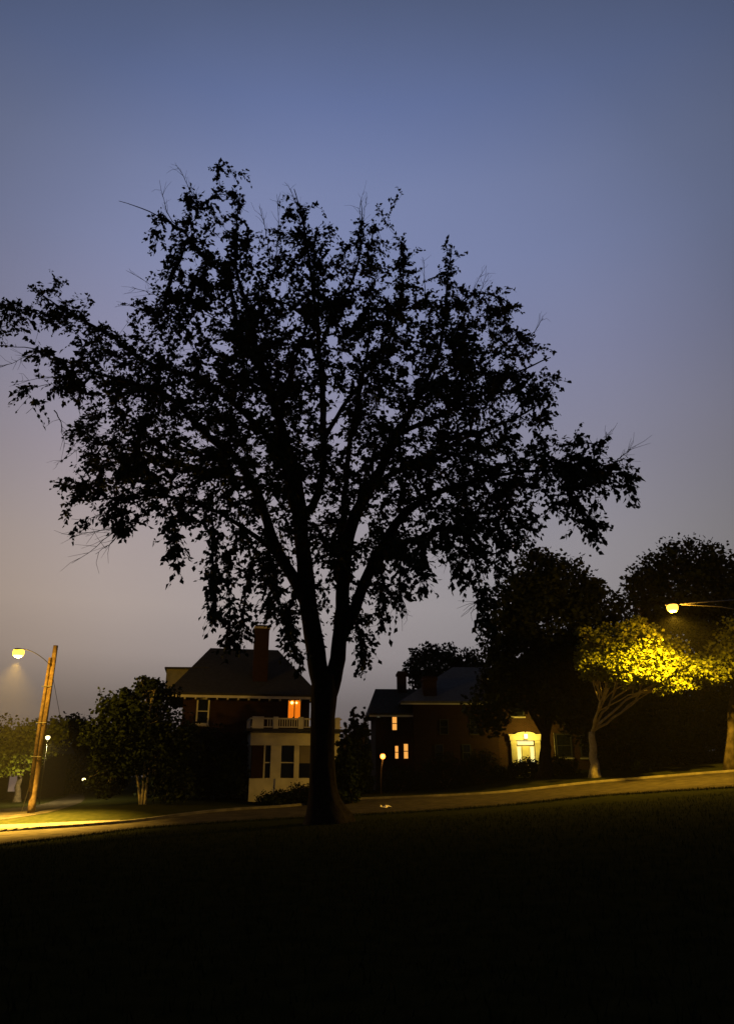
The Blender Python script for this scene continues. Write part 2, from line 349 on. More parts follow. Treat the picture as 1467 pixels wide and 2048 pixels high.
# ------------------------------------------------------------------ the elm
def inpoly(pt, poly):
    x, y = pt[:, 0], pt[:, 1]; r = np.zeros(len(pt), bool); j = len(poly) - 1
    for i in range(len(poly)):
        xi, yi = poly[i]; xj, yj = poly[j]
        c = ((yi > y) != (yj > y)) & (x < (xj - xi) * (y - yi) / (yj - yi + 1e-9) + xi)
        r ^= c; j = i
    return r
def edged(pt, poly):
    d = np.full(len(pt), 1e9); a = np.array(poly, float); b = np.roll(a, -1, 0)
    for p, q in zip(a, b):
        e = q - p; t = np.clip(((pt - p) @ e) / (e @ e), 0, 1)
        d = np.minimum(d, np.linalg.norm(pt - (p + t[:, None] * e), axis=1))
    return d
ELM_Y = 27.0
def elm():
    root_p = G(652, 1641)
    root = empty('elm_tree', root_p); tag(root, 'huge spreading elm with forked trunk and drooping leafy branches on the lawn', 'tree')
    D = root_p
    outline = [(610, 1345), (585, 1300), (560, 1275), (545, 1225), (512, 1212), (500, 1285), (462, 1296), (455, 1250), (408, 1232), (414, 1150), (420, 1090), (398, 1050), (384, 1080),
        (372, 1132), (350, 1137), (336, 1090), (333, 1050), (300, 1036), (255, 1060), (215, 1042), (130, 1042), (126, 960), (150, 925), (135, 870), (158, 838), (118, 808), (82, 822), (38, 834),
        (50, 775), (110, 752), (62, 722), (80, 690), (40, 672), (-30, 690), (-40, 612), (60, 606), (68, 572), (110, 553), (150, 583), (182, 583), (207, 640), (250, 658), (263, 600), (298, 590), (310, 555),
        (288, 480), (308, 448), (345, 470), (365, 420), (385, 388), (405, 360), (440, 333), (478, 338), (500, 380), (502, 430), (522, 480), (553, 470), (573, 410), (582, 380), (612, 398), (645, 418), (675, 430),
        (684, 470), (702, 480), (735, 440), (762, 398), (806, 388), (790, 435), (752, 452), (782, 490), (828, 490), (832, 550), (873, 560), (878, 512), (900, 473), (917, 510), (922, 560), (950, 580), (970, 590),
        (1015, 568), (1028, 600), (1032, 650), (1062, 690), (1118, 703), (1114, 790), (1086, 832), (1096, 870), (1150, 856), (1205, 886), (1252, 912), (1280, 942), (1278, 1002), (1244, 1028), (1212, 985), (1208, 1072),
        (1128, 1067), (1108, 1022), (1078, 1042), (1076, 1082), (1030, 1102), (988, 1132), (978, 1180), (972, 1268), (950, 1252), (943, 1170), (930, 1120), (893, 1157), (890, 1085), (866, 1082), (872, 1130), (835, 1182), (820, 1140),
        (806, 1202), (766, 1242), (737, 1240), (740, 1290), (731, 1342), (718, 1312), (708, 1255), (690, 1230), (662, 1260), (640, 1230)]
    limbs = {
     'left_stem': [(648, 1405, 0, 36), (636, 1338, 0, 39), (621, 1216, 0, 36), (608, 1094, 0, 30), (602, 1021, 0, 27), (590, 940, -1, 22), (570, 860, -2, 18), (545, 780, -2.5, 14), (520, 700, -3, 11), (500, 620, -3, 8), (480, 560, -3, 6), (472, 490, -3, 4), (477, 405, -3, 2.5)],
     'right_stem': [(655, 1395, 0, 34), (674, 1330, 0, 32), (683, 1216, 0, 27), (686, 1094, 0, 27), (705, 1030, 1, 24), (731, 984, 1.5, 21), (765, 916, 2, 18), (785, 870, 2.5, 15), (830, 800, 3, 11), (870, 720, 3.5, 8), (890, 640, 4, 5), (895, 560, 4, 3), (903, 490, 4, 2)],
     'third': [(684, 1275, 0, 22), (704, 1232, 0, 23), (726, 1167, -.2, 22), (750, 1114, -.5, 21), (770, 1082, -1, 20), (792, 1045, -1.5, 18), (830, 1005, -2, 15), (870, 980, -2.5, 12), (930, 960, -3, 9), (1020, 940, -3.5, 6), (1096, 934, -4, 4.5), (1150, 943, -4, 3.5), (1235, 945, -4, 2)],
     'left_limb': [(608, 1200, 0, 22), (582, 1142, -.2, 23), (558, 1108, -.5, 22), (535, 1040, -1, 19), (512, 965, -1.5, 16), (480, 915, -2, 14), (430, 885, -2.5, 12), (380, 830, -3, 11), (348, 797, -3, 10), (300, 773, -3.2, 9), (239, 756, -3.5, 7), (187, 746, -3.7, 5), (119, 715, -3.7, 3.5), (78, 698, -3.7, 2), (10, 692, -3.7, 1.2)],
     'arm': [(596, 970, -.4, 16), (540, 880, 1, 12), (470, 805, 1.5, 11), (392, 756, 2, 9), (307, 736, 2.5, 8), (266, 712, 2.7, 7), (218, 671, 3, 6), (170, 644, 3, 4.5), (100, 600, 3, 2.5)],
     'high_left': [(562, 835, -2.2, 12), (510, 720, -1, 9), (470, 654, -.5, 8), (453, 558, 0, 6.5), (409, 518, 0, 5), (358, 456, 0, 3.5), (317, 432, 0, 2.5), (290, 419, 0, 2), (238, 402, 0, 1)],
     'centre': [(602, 1040, 0, 18), (633, 1000, 1, 16), (650, 940, 1.5, 15), (650, 855, 2, 13), (643, 712, 2.5, 11), (638, 640, 2.5, 8.5), (622, 521, 2.5, 5.5), (607, 449, 2.5, 3.5), (588, 378, 2.5, 1.5)],
     'centre_b': [(642, 690, 2.5, 8), (665, 635, 3, 7), (693, 583, 3, 5.5), (717, 530, 3, 4), (722, 460, 3, 2.5), (722, 398, 3, 1.2)],
     'inner': [(650, 880, 2, 10), (693, 807, 3, 8), (736, 759, 3.5, 6.5), (775, 700, 4, 5), (800, 620, 4, 3.5), (805, 540, 4, 2)],
     'right_up': [(783, 874, 2.4, 11), (860, 840, 2, 9), (920, 810, 1, 7.5), (975, 783, 0, 6), (1040, 740, -1, 4), (1100, 715, -1, 2)],
     'right_back': [(731, 984, 1.5, 14), (800, 940, 4, 11), (880, 900, 5, 9), (960, 860, 5.5, 7), (1040, 830, 5.5, 4.5), (1090, 800, 5.5, 2)],
     'front': [(750, 1114, -.5, 13), (800, 1090, -4, 9), (860, 1060, -5, 8), (929, 1039, -5.5, 6), (943, 1096, -5.5, 4), (955, 1160, -5.5, 2.5), (965, 1250, -5.5, 1.5)],
     'low_left': [(556, 1104, -.5, 13), (500, 1060, -3.5, 9), (420, 1010, -5, 7.5), (330, 985, -5.5, 6), (250, 1000, -5.5, 4), (165, 1000, -5.5, 2)],
     'low_back': [(512, 965, -1.5, 11), (440, 950, 1.5, 8), (350, 925, 3, 6.5), (260, 900, 3.5, 5), (180, 880, 3.5, 2.5)],
     'front_centre': [(608, 1094, 0, 15), (585, 1000, -3, 12), (560, 900, -5, 10), (570, 800, -6, 8.5), (600, 700, -6.5, 6.5), (630, 600, -6.5, 3.5)],
     'back_centre': [(686, 1094, 0, 15), (690, 1000, 4, 12), (700, 900, 6, 10), (720, 780, 7, 7.5), (740, 650, 7, 4)],
     'hang_a': [(535, 1045, -1, 6), (505, 1110, -1.5, 4), (490, 1190, -1.8, 2.6), (476, 1290, -1.8, 1.2)],
     'hang_b': [(606, 1150, 0, 6), (580, 1190, -1, 4), (572, 1250, -1.4, 2.6), (600, 1335, -1.2, 1.2)],
     'hang_c': [(702, 1236, 0, 5), (722, 1255, -.8, 3.5), (728, 1335, -1, 1.2)],
     'hang_d': [(420, 1010, -5, 4), (424, 1090, -5.2, 3), (428, 1225, -5.2, 1.2)],
     'hang_e': [(800, 1090, -4, 4), (800, 1130, -4.2, 3), (800, 1195, -4.2, 1.2)],
     'hang_f': [(330, 985, -5.5, 4), (352, 1060, -5.5, 2.5), (357, 1130, -5.5, 1)],
     'hang_h': [(535, 1045, -1, 5), (540, 1110, -2, 3), (545, 1170, -2, 2), (540, 1225, -2, 1)],
     'hang_i': [(480, 1060, -4, 4), (455, 1130, -4.2, 3), (462, 1200, -4.2, 2), (460, 1260, -4.2, 1)],
     'hang_j': [(750, 1114, -.5, 5), (765, 1160, -1.5, 3), (762, 1240, -1.5, 1)],
     'hang_k': [(830, 1060, -4.6, 4), (848, 1110, -4.8, 2.5), (838, 1180, -4.8, 1)],
     'hang_l': [(890, 1050, -5.2, 4), (905, 1100, -5.3, 2.5), (902, 1155, -5.3, 1)],
     'hang_m': [(960, 955, -3.2, 5), (1000, 1040, -3.4, 3), (990, 1130, -3.4, 1)],
     'hang_n': [(250, 1000, -5.5, 3), (245, 1030, -5.5, 2), (250, 1062, -5.5, 1)],
     'hang_g': [(1096, 934, -4, 3.5), (1140, 990, -4.2, 2.5), (1185, 1065, -4.2, 1)],
    }
    nodes = []; par = []; spec = []; ntips = None
    def add(p, pr, r):
        nodes.append(np.asarray(p, float)); par.append(pr); spec.append(r); return len(nodes) - 1
    def wp(px, py, dy): return P(px, py, ELM_Y + dy)
    limb_ids = {}
    for nm, pl in limbs.items():
        pts = np.array([list(wp(a, b, c)) + [wpx(d, wp(a, b, c)) / 2] for a, b, c, d in pl])
        d = np.r_[0, np.cumsum(np.linalg.norm(np.diff(pts[:, :3], axis=0), axis=1))]
        n = max(4, int(d[-1] / .35)); t = np.linspace(0, d[-1], n)
        # smooth interpolation (Catmull-like) along the traced limb
        q = np.stack([np.interp(t, d, pts[:, k]) for k in range(4)], 1)
        for _ in range(2): q[1:-1] = (q[:-2] + 2 * q[1:-1] + q[2:]) / 4
        wob = np.cumsum(rng.normal(size=(n, 3)) * .018, axis=0); wob -= np.linspace(0, 1, n)[:, None] * wob[-1]
        q[:, :3] += wob
        if nodes:
            dd = np.linalg.norm(np.array(nodes) - q[0, :3], axis=1); pr = int(dd.argmin())
            if dd[pr] > 1.5: pr = -1
        else: pr = -1
        ids = []
        for k in range(n):
            pr = add(q[k, :3], pr, q[k, 3]); ids.append(pr)
        limb_ids[nm] = ids
    n_limb = len(nodes)
    # twig-end targets spread through the crown's volume
    poly = outline; tg = []
    cand = np.stack([rng.uniform(-40, 1285, 60000), rng.uniform(330, 1345, 60000)], 1)
    cand = cand[inpoly(cand, poly)]
    ed = edged(cand, poly)
    dens = .55 + .45 * sstep(380, 760, cand[:, 1])
    dens *= 1 - .45 * np.exp(-(((cand[:, 0] - 640) / 60) ** 2 + ((cand[:, 1] - 760) / 130) ** 2))
    dens *= 1 - .45 * np.exp(-(((cand[:, 0] - 170) / 110) ** 2 + ((cand[:, 1] - 740) / 90) ** 2))
    dens *= 1 - .35 * np.exp(-(((cand[:, 0] - 690) / 40) ** 2 + ((cand[:, 1] - 1000) / 60) ** 2))
    dens *= 1 - .5 * sstep(1080, 1180, cand[:, 1]) * (np.abs(cand[:, 0] - 655) < 75)
    # irregular holes
    ph = rng.uniform(0, 6.28, 8); kx = rng.normal(size=8) * .022; ky = rng.normal(size=8) * .022
    fld = sum(np.sin(cand[:, 0] * kx[i] + cand[:, 1] * ky[i] + ph[i]) for i in range(8)) / 4
    dens *= np.clip(.82 + .38 * fld, .15, 1.2)
    keep = rng.uniform(0, 1, len(cand)) < dens
    cand, ed = cand[keep], ed[keep]
    half = np.minimum(7.6, .45 + 1.25 * ed * .0185)
    dy = rng.uniform(-1, 1, len(cand)) * half
    # along side arms the foliage keeps to the depth of its limb
    T = np.array([P(c[0], c[1], ELM_Y + d) for c, d in zip(cand[:9000], dy[:9000])])
    LN = np.array(nodes)
    lim = np.array([limb_ids[k] for k in ()]) if False else None
    # pull thin outlying parts to the nearest limb's depth
    thin = half[:len(T)] < 2.2
    for i in np.where(thin)[0]:
        pxd = np.abs(LN[:, 0] - T[i, 0]) + np.abs(LN[:, 2] - T[i, 2])
        j = int(pxd.argmin())
        Yn = LN[j, 1] + dy[i]
        c = cand[i]; T[i] = P(c[0], c[1], Yn)
    # thin out to an even spacing
    sel = []; cell = {}
    rmin = .52
    for i, p in enumerate(T):
        key = tuple((p // rmin).astype(int)); ok = True
        for a in (-1, 0, 1):
            for b in (-1, 0, 1):
                for c in (-1, 0, 1):
                    for q in cell.get((key[0] + a, key[1] + b, key[2] + c), ()):
                        if (p - q) @ (p - q) < rmin * rmin: ok = False; break
        if ok: cell.setdefault(key, []).append(p); sel.append(i)
        if len(sel) >= 2300: break
    T = T[sel]
    # grow twigs to the targets, nearest first
    nd = np.array(nodes)
    dirs = np.zeros_like(nd)
    for i in range(len(nd)):
        if par[i] >= 0: v = nd[i] - nd[par[i]]; dirs[i] = v / (np.linalg.norm(v) + 1e-9)
    best = np.full(len(T), 1e9); bi = np.zeros(len(T), int)
    def upd(ids):
        A = np.array([nodes[i] for i in ids]); Dr = np.array([dirl[i] for i in ids])
        for s0 in range(0, len(ids), 400):
            v = T[:, None, :] - A[None, s0:s0 + 400, :]; d = np.linalg.norm(v, axis=2)
            cosv = (v * Dr[None, s0:s0 + 400, :]).sum(2) / (d + 1e-6)
            cost = d * (1 + .55 * (1 - cosv))
            k = cost.argmin(1); c = cost[np.arange(len(T)), k]
            m = c < best; best[m] = c[m]; bi[m] = np.array(ids)[s0 + k[m]]
    dirl = list(dirs); upd(list(range(len(nodes))))
    done = np.zeros(len(T), bool); tips = []
    for _ in range(len(T)):
        b = np.where(done, 1e9, best); i = int(b.argmin()); done[i] = True
        j = bi[i]; a = nodes[j]; e = T[i]; d0 = dirl[j]; L = np.linalg.norm(e - a)
        c1 = a + d0 * L * .33 + (e - a) * .12; c1[2] += .06 * L
        n = max(2, int(L / .3)); new = []; pr = j
        for k in range(1, n + 1):
            t = k / n; p = (1 - t) ** 2 * a + 2 * t * (1 - t) * c1 + t * t * e
            if k < n: p = p + rng.normal(size=3) * .025
            pr2 = add(p, pr, .0); v = p - nodes[pr]; dirl.append(v / (np.linalg.norm(v) + 1e-9)); new.append(pr2); pr = pr2
        tips.append(pr); upd(new)
    # pipe-model radii
    cnt = np.zeros(len(nodes))
    for t in tips: cnt[t] += 1
    for i in range(len(nodes) - 1, -1, -1):
        if par[i] >= 0: cnt[par[i]] += cnt[i]
    rad = np.array([max(s, .0065 * max(c, .6) ** .46) if k >= n_limb else max(s, .006) for k, (s, c) in enumerate(zip(spec, cnt))])
    # trunk
    tp = [(655, 1652, 112), (654, 1643, 104), (652, 1634, 92), (650, 1622, 80), (648, 1606, 66), (645, 1578, 55), (644, 1504, 48), (645, 1430, 48), (649, 1376, 52), (650, 1350, 50)]
    pts = [P(a, b, ELM_Y) for a, b, c in tp]; rr = [wpx(c, P(a, b, ELM_Y)) / 2 for a, b, c in tp]
    pts = np.array(pts)
    fine = resample(np.c_[pts, rr], 40); 
    fl = lambda i, th: 1 + .10 * math.exp(-i / 7) * math.sin(5 * th + 1) + .035 * math.sin(9 * th + i * .25) + .02 * math.sin(17 * th - i * .4)
    fine[0, 2] -= .25
    mb = MB().tube(fine[:, :3] - D, fine[:, 3], 28, fl)
    mb.build('trunk', M['elm_bark'], root, True)
    for nm, ids in limb_ids.items():
        if nm.startswith('hang'): continue
        q = np.array([nodes[i] for i in ids]) - D; r = rad[ids]
        fl = lambda i, th, s=len(nm): 1 + .05 * math.sin(5 * th + i * .5 + s) + .03 * math.sin(8 * th - i * .3)
        MB().tube(q, r, 14, fl).build('limb', M['elm_bark'], root, True)
    # every branch and twig of the rest as one piece
    mb = MB(); used = set()
    for nm, ids in limb_ids.items():
        if nm.startswith('hang'): mb.tube(np.array([nodes[i] for i in ids]) - D, rad[ids], 5)
    kids = {}
    for i in range(n_limb, len(nodes)): kids.setdefault(par[i], []).append(i)
    starts = [i for i in range(n_limb, len(nodes)) if par[i] < n_limb]
    stack = list(starts)
    while stack:
        s = stack.pop(); ch = [par[s], s]; cur = s
        while kids.get(cur):
            ks = sorted(kids[cur], key=lambda k: -cnt[k]); ch.append(ks[0]); stack += ks[1:]; cur = ks[0]
        q = np.array([nodes[i] for i in ch]) - D; r = rad[ch].copy(); r[0] = min(r[0], r[1] * 1.15)
        mb.tube(q, r, 5 if r[1] > .03 else 4, cap=False)
    # bare dead twigs that stick out of the crown
    bare = [([(358, 456), (330, 420), (322, 385), (318, 358)], 0), ([(400, 420), (375, 372), (368, 345), (352, 328)], 0), ([(470, 654), (330, 600), (290, 560), (255, 540)], 0), ([(330, 640), (290, 615), (245, 610)], 1.5),
            ([(330, 600), (300, 590), (268, 575)], 0), ([(320, 1000), (260, 1045), (205, 1080), (150, 1122)], -5.5), ([(270, 1040), (235, 1060), (180, 1062), (140, 1070)], -5.5), ([(240, 1060), (215, 1090), (190, 1110)], -5.5),
            ([(180, 880), (140, 905), (112, 928)], 3.5), ([(110, 820), (125, 850), (128, 890)], -3.6), ([(187, 746), (95, 756), (30, 760)], -3.7), ([(100, 700), (60, 712), (5, 735)], -3.7),
            ([(545, 560), (560, 450), (553, 392)], -2), ([(540, 520), (525, 440), (515, 418)], -2), ([(607, 449), (585, 380), (574, 364)], 2.5), ([(722, 460), (720, 398), (728, 385)], 3), ([(717, 480), (727, 420), (732, 392)], 3),
            ([(850, 600), (852, 560), (849, 515)], 4), ([(930, 620), (950, 560), (968, 530)], 4), ([(955, 600), (965, 555), (975, 545)], 4), ([(1040, 690), (1070, 670), (1088, 640)], -1), ([(1190, 930), (1215, 880), (1212, 862)], -4), ([(1225, 925), (1250, 905), (1262, 897)], -4),
            ([(795, 1180), (805, 1205), (812, 1230)], -4.2), ([(785, 1175), (798, 1205), (800, 1228)], -4.2), ([(968, 1180), (950, 1200), (940, 1215)], -5.5), ([(895, 1060), (900, 1090), (893, 1120)], -5)]
    for pl, dyy in bare:
        p3 = np.array([wp(a, b, dyy) for a, b in pl]); n = 12
        q = resample(p3, n); q += np.cumsum(rng.normal(size=(n, 3)) * .02, axis=0)
        mb.tube(q - D, np.linspace(.022, .006, n), 4, cap=False)
        for k in range(3, n - 1):
            for rep in range(2):
                if rng.uniform() < .62:
                    d = q[min(k + 1, n - 1)] - q[k - 1]; d /= np.linalg.norm(d)
                    s = d + rng.normal(size=3) * .55; s /= np.linalg.norm(s); Ls = rng.uniform(.25, .8)
                    e = [q[k], q[k] + s * Ls * .5 + rng.normal(size=3) * .03, q[k] + s * Ls + rng.normal(size=3) * .05]
                    mb.tube(np.array(e) - D, [.009, .006, .004], 3, cap=False)
    bw = mb.build('branchwork', M['elm_bark'], root, False); tag(bw, kind='stuff')
    # leaves
    cent = []
    tipset = np.array([nodes[t] for t in tips])
    ldir = []; sub = MB()
    ctr = np.array([P(640, 1100, ELM_Y)])[0]
    def spray(p0, axis_, L, n):
        """a leafy twig: alternate leaves along a drooping arc"""
        q = np.linspace(.12, 1, n)[:, None]
        pts = p0 + axis_ * L * q + np.array([0, 0, -1.]) * (.28 * L) * q ** 2
        side = np.cross(axis_, [0, 0, 1.]) + rng.normal(size=3) * .4; side /= np.linalg.norm(side)
        alt = np.where(np.arange(n) % 2, 1., -1.)[:, None]
        pts = pts + side * alt * .055 + rng.normal(size=(n, 3)) * .03
        dd = axis_ * .7 + side * alt * .8 + np.array([0, 0, -.55]) + rng.normal(size=(n, 3)) * .3
        cent.append(pts); ldir.append(dd)
        e = p0 + axis_ * L + np.array([0, 0, -.28 * L])
        sub.tube([p0, (p0 + e) / 2 + np.array([0, 0, .07 * L]), e], [.007, .005, .003], 3, cap=False)
    for t in tips:
        chain = [t]; c = t
        for _ in range(4):
            c = par[c]
            if c < 0: break
            chain.append(c)
        for rep_ in range(int(rng.integers(4, 8))):
            c = chain[int(rng.integers(0, len(chain)))]; p0 = nodes[c]
            o = p0 - ctr; o = o / (np.linalg.norm(o) + 1e-6)
            a_ = dirl[c] * .55 + o * .35 + rng.normal(size=3) * .55; a_ /= np.linalg.norm(a_)
            spray(p0, a_, rng.uniform(.3, .75), int(rng.integers(5, 10)))
    for nm, ids in limb_ids.items():
        if nm.startswith('hang') or nm in ('front',):
            for i_ in ids[len(ids) // 3:]:
                for rep_ in range(3):
                    a_ = rng.normal(size=3) * .6 + np.array([0, 0, -.55]); a_ /= np.linalg.norm(a_)
                    spray(nodes[i_], a_, rng.uniform(.25, .5), int(rng.integers(4, 8)))
    tag(MB().poly(np.array(sub.v) - D, sub.f).build('twigwork', M['elm_bark'], root), kind='stuff')
    cent = np.concatenate(cent) - D
    ldir = np.concatenate(ldir)
    V, F = leaves(cent, .192, .62, 0, dirs=ldir)
    cr = np_mesh('crown', V, F, M['elm_leaf'], root); tag(cr, kind='stuff')
    print('elm nodes', len(nodes), 'tips', len(tips), 'leaves', len(cent))
elm()

# ------------------------------------------------------------------ other trees and shrubs
def tree(name, label, base, lobes, Yd, n_leaf, leaf=.2, m='dark_leaf', bark='bark', trunk_r=.22, stems=None, group=None, cat='tree', clump=.38, shell=.55, droop=.35, limb_r=.07, lean=.35, fork_h=None):
    """trunk, limbs to every lobe, leaf clumps spread through the lobes. lobes: (px, py, radius px, depth offset[, flatten])"""
    base = np.asarray(base, float); root = empty(name, base); tag(root, label, cat, group)
    L = []
    for lb in lobes:
        px, py, r, dy = lb[:4]; fl = lb[4] if len(lb) > 4 else 1.0
        c = P(px, py, Yd + dy); L.append((c - base, wpx(r, c), fl))
    top = np.mean([c for c, r, f in L], 0)
    fork = np.array([top[0] * .35, top[1] * .35, max(.6, min(c[2] - r * f for c, r, f in L) * .8 + .3)])
    fork[:2] = top[:2] * lean
    if fork_h: fork[2] = fork_h
    if stems is None:
        k = np.linspace(0, 1, 8)[:, None]; path = k * fork; path[:, :2] += rng.normal(size=(8, 2)) * trunk_r * .15 * np.sin(k * 3.1)
        path[0, 2] = -.2
        rr = trunk_r * (1.0 - .35 * k[:, 0]); rr[0] *= 1.5; rr[1] *= 1.15
        MB().tube(path, rr, 12, lambda i, th: 1 + .06 * math.sin(5 * th + i)).build('trunk', M[bark], root, True)
        starts = [fork]
    else:
        starts = []
        for sp in stems:
            q = resample(np.array([P(a, b, Yd) - base for a, b in sp]), 10); q[0, 2] -= .15
            MB().tube(q, np.linspace(trunk_r, trunk_r * .6, 10), 10).build('trunk', M[bark], root, True); starts.append(q[-1])
    mb = MB()
    def limb(s, e, r0, r1, n=8, bow=.1):
        q = np.linspace(0, 1, n)[:, None]; path = s + (e - s) * q; Ls = np.linalg.norm(e - s)
        path[:, 2] += np.sin(q[:, 0] * 3.14) * bow * Ls * rng.uniform(-.3, 1)
        path[1:-1] += np.cumsum(rng.normal(size=(n - 2, 3)) * .02 * Ls, axis=0) * np.sin(q[1:-1] * 3.14)
        mb.tube(path, np.linspace(r0, r1, n), 7, cap=False); return path
    if stems is None:
        ang = np.array([math.atan2(c[1] - fork[1], c[0] - fork[0]) for c, r, f in L]); order = np.argsort(ang + rng.normal(size=len(L)) * .2)
        groups = [g for g in np.array_split(order, max(2, min(5, len(L) // 3))) if len(g)]
    else:
        groups = [[k] for k in range(len(L))]
    for g in groups:
        gm = np.mean([L[k][0] for k in g], 0); s = starts[int(np.argmin([np.linalg.norm(gm - q) for q in starts]))]
        main = limb(s, s + (gm - s) * .6, limb_r * 1.5, limb_r * .8) if len(g) > 1 else np.array([s])
        for k in g:
            c, r, f = L[k]; a0 = main[-1] if len(main) < 3 else main[rng.integers(len(main) // 2, len(main))]
            path = limb(a0, c, limb_r * .75, .018)
            for _ in range(9):
                d = rng.normal(size=3); d /= np.linalg.norm(d); d[2] = d[2] * f
                a = path[rng.integers(3, 8)]
                mb.tube([a, a + (c + d * r * .5 - a) * .55, c + d * r * .9], [.022, .014, .006], 4, cap=False)
    tag(mb.build('branchwork', M[bark], root), kind='stuff')
    vol = np.array([r ** 2 for c, r, f in L]); vol /= vol.sum(); cents = []
    for (c, r, f), v in zip(L, vol):
        n = int(n_leaf * v); ncl = max(5, n // 34)
        d = rng.normal(size=(ncl, 3)); d /= np.linalg.norm(d, axis=1)[:, None]
        rad = r * rng.uniform(shell, 1.0, ncl) ** .7 * np.where(rng.uniform(size=ncl) < .14, rng.uniform(1.05, 1.3, ncl), 1)
        cl = c + d * rad[:, None] * [1, 1, f]
        p = cl[rng.integers(0, ncl, n)] + np.clip(rng.normal(size=(n, 3)), -1.5, 1.5) * clump * [1, 1, .6 if f < .8 else .8] * min(1, r / 1.2)
        cents.append(p)
    cents = np.concatenate(cents); z0 = gz(cents[:, 0] + base[0], cents[:, 1] + base[1]) - base[2]
    cents = cents[cents[:, 2] > z0 + .08]
    V, F = leaves(cents, leaf, .7, droop)
    tag(np_mesh('crown', V, F, M[m], root), kind='stuff')
    return root

def at_ground(px, Yd):
    d = P(px, 1560, Yd); return np.array([d[0], Yd, float(gz(d[0], Yd))])

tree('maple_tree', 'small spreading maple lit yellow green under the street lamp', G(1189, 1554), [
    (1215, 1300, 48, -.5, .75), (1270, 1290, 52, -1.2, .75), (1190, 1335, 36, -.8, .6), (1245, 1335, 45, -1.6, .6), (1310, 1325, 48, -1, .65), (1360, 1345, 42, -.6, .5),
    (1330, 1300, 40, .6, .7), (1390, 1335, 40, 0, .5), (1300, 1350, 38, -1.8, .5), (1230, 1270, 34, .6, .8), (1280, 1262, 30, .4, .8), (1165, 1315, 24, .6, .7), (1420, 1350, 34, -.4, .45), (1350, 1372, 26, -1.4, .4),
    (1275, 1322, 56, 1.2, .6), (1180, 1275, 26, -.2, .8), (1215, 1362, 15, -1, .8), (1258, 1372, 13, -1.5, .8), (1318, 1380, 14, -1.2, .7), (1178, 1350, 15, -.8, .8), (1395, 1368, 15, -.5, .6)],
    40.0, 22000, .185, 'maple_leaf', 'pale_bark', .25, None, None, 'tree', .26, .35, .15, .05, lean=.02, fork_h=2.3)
tree('maple_tree', 'tall maple with lamplight spots painted on its trunk beside the dark hedge under the lamp arm', at_ground(1462, 41), [
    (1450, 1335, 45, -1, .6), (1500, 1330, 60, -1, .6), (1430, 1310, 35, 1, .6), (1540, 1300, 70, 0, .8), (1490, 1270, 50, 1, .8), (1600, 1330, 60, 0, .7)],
    41.0, 7000, .21, 'maple_leaf', 'lightspot_bark', .27, None, None, 'tree', .3, .4, .25, .09)
tree('broadleaf_tree', 'tall dark round tree rising behind the doorway house', at_ground(1090, 46), [
    (1075, 1160, 62, 0), (1120, 1180, 65, 1), (1170, 1195, 45, 0), (1030, 1200, 60, -.5), (1090, 1240, 95, 0), (1012, 1260, 40, -.5), (1180, 1250, 60, 1), (1040, 1310, 75, 0), (1150, 1320, 80, 1), (1005, 1330, 36, -.5), (1080, 1120, 25, 0), (1195, 1180, 22, 0), (1015, 1385, 52, 0), (1085, 1375, 60, 0), (1150, 1400, 60, 1), (975, 1420, 40, 0), (1130, 1425, 36, 0)],
    46.0, 30000, .27, 'dark_leaf', 'elm_bark', .4, clump=.42, shell=.3, limb_r=.16)
tree('broadleaf_tree', 'large dark domed tree behind the hanging street lamp', at_ground(1365, 47), [
    (1370, 1125, 45, 0), (1330, 1140, 45, 0), (1290, 1165, 42, 0), (1410, 1130, 40, 0), (1440, 1150, 45, 1), (1480, 1170, 50, 0), (1360, 1190, 85, 0), (1265, 1185, 25, 0), (1300, 1220, 60, 0), (1420, 1220, 80, 0), (1500, 1230, 70, 0), (1370, 1290, 110, 0), (1250, 1250, 50, 1), (1470, 1310, 90, 0), (1230, 1220, 26, 2), (1210, 1420, 50, 0), (1280, 1410, 60, 0), (1350, 1420, 60, 0), (1420, 1410, 60, 0), (1490, 1420, 60, 0), (1250, 1350, 60, 0), (1200, 1480, 36, 0), (1260, 1480, 40, 0), (1320, 1480, 40, 0), (1390, 1480, 40, 0)],
    47.0, 36000, .27, 'dark_leaf', 'bark', .5, clump=.42, shell=.3, limb_r=.16)
tree('willow_tree', 'feathery weeping tree behind the roof of the chimneyed house', at_ground(890, 74), [
    (840, 1318, 22, 0), (870, 1312, 22, 0), (900, 1315, 22, 0), (935, 1322, 22, 0), (825, 1340, 18, 0), (960, 1340, 22, 0), (860, 1345, 40, 0), (920, 1350, 40, 0), (890, 1390, 60, 0)],
    74.0, 8000, .32, 'dark_leaf', 'bark', .35, clump=.45, shell=.3, droop=1.2, limb_r=.1)
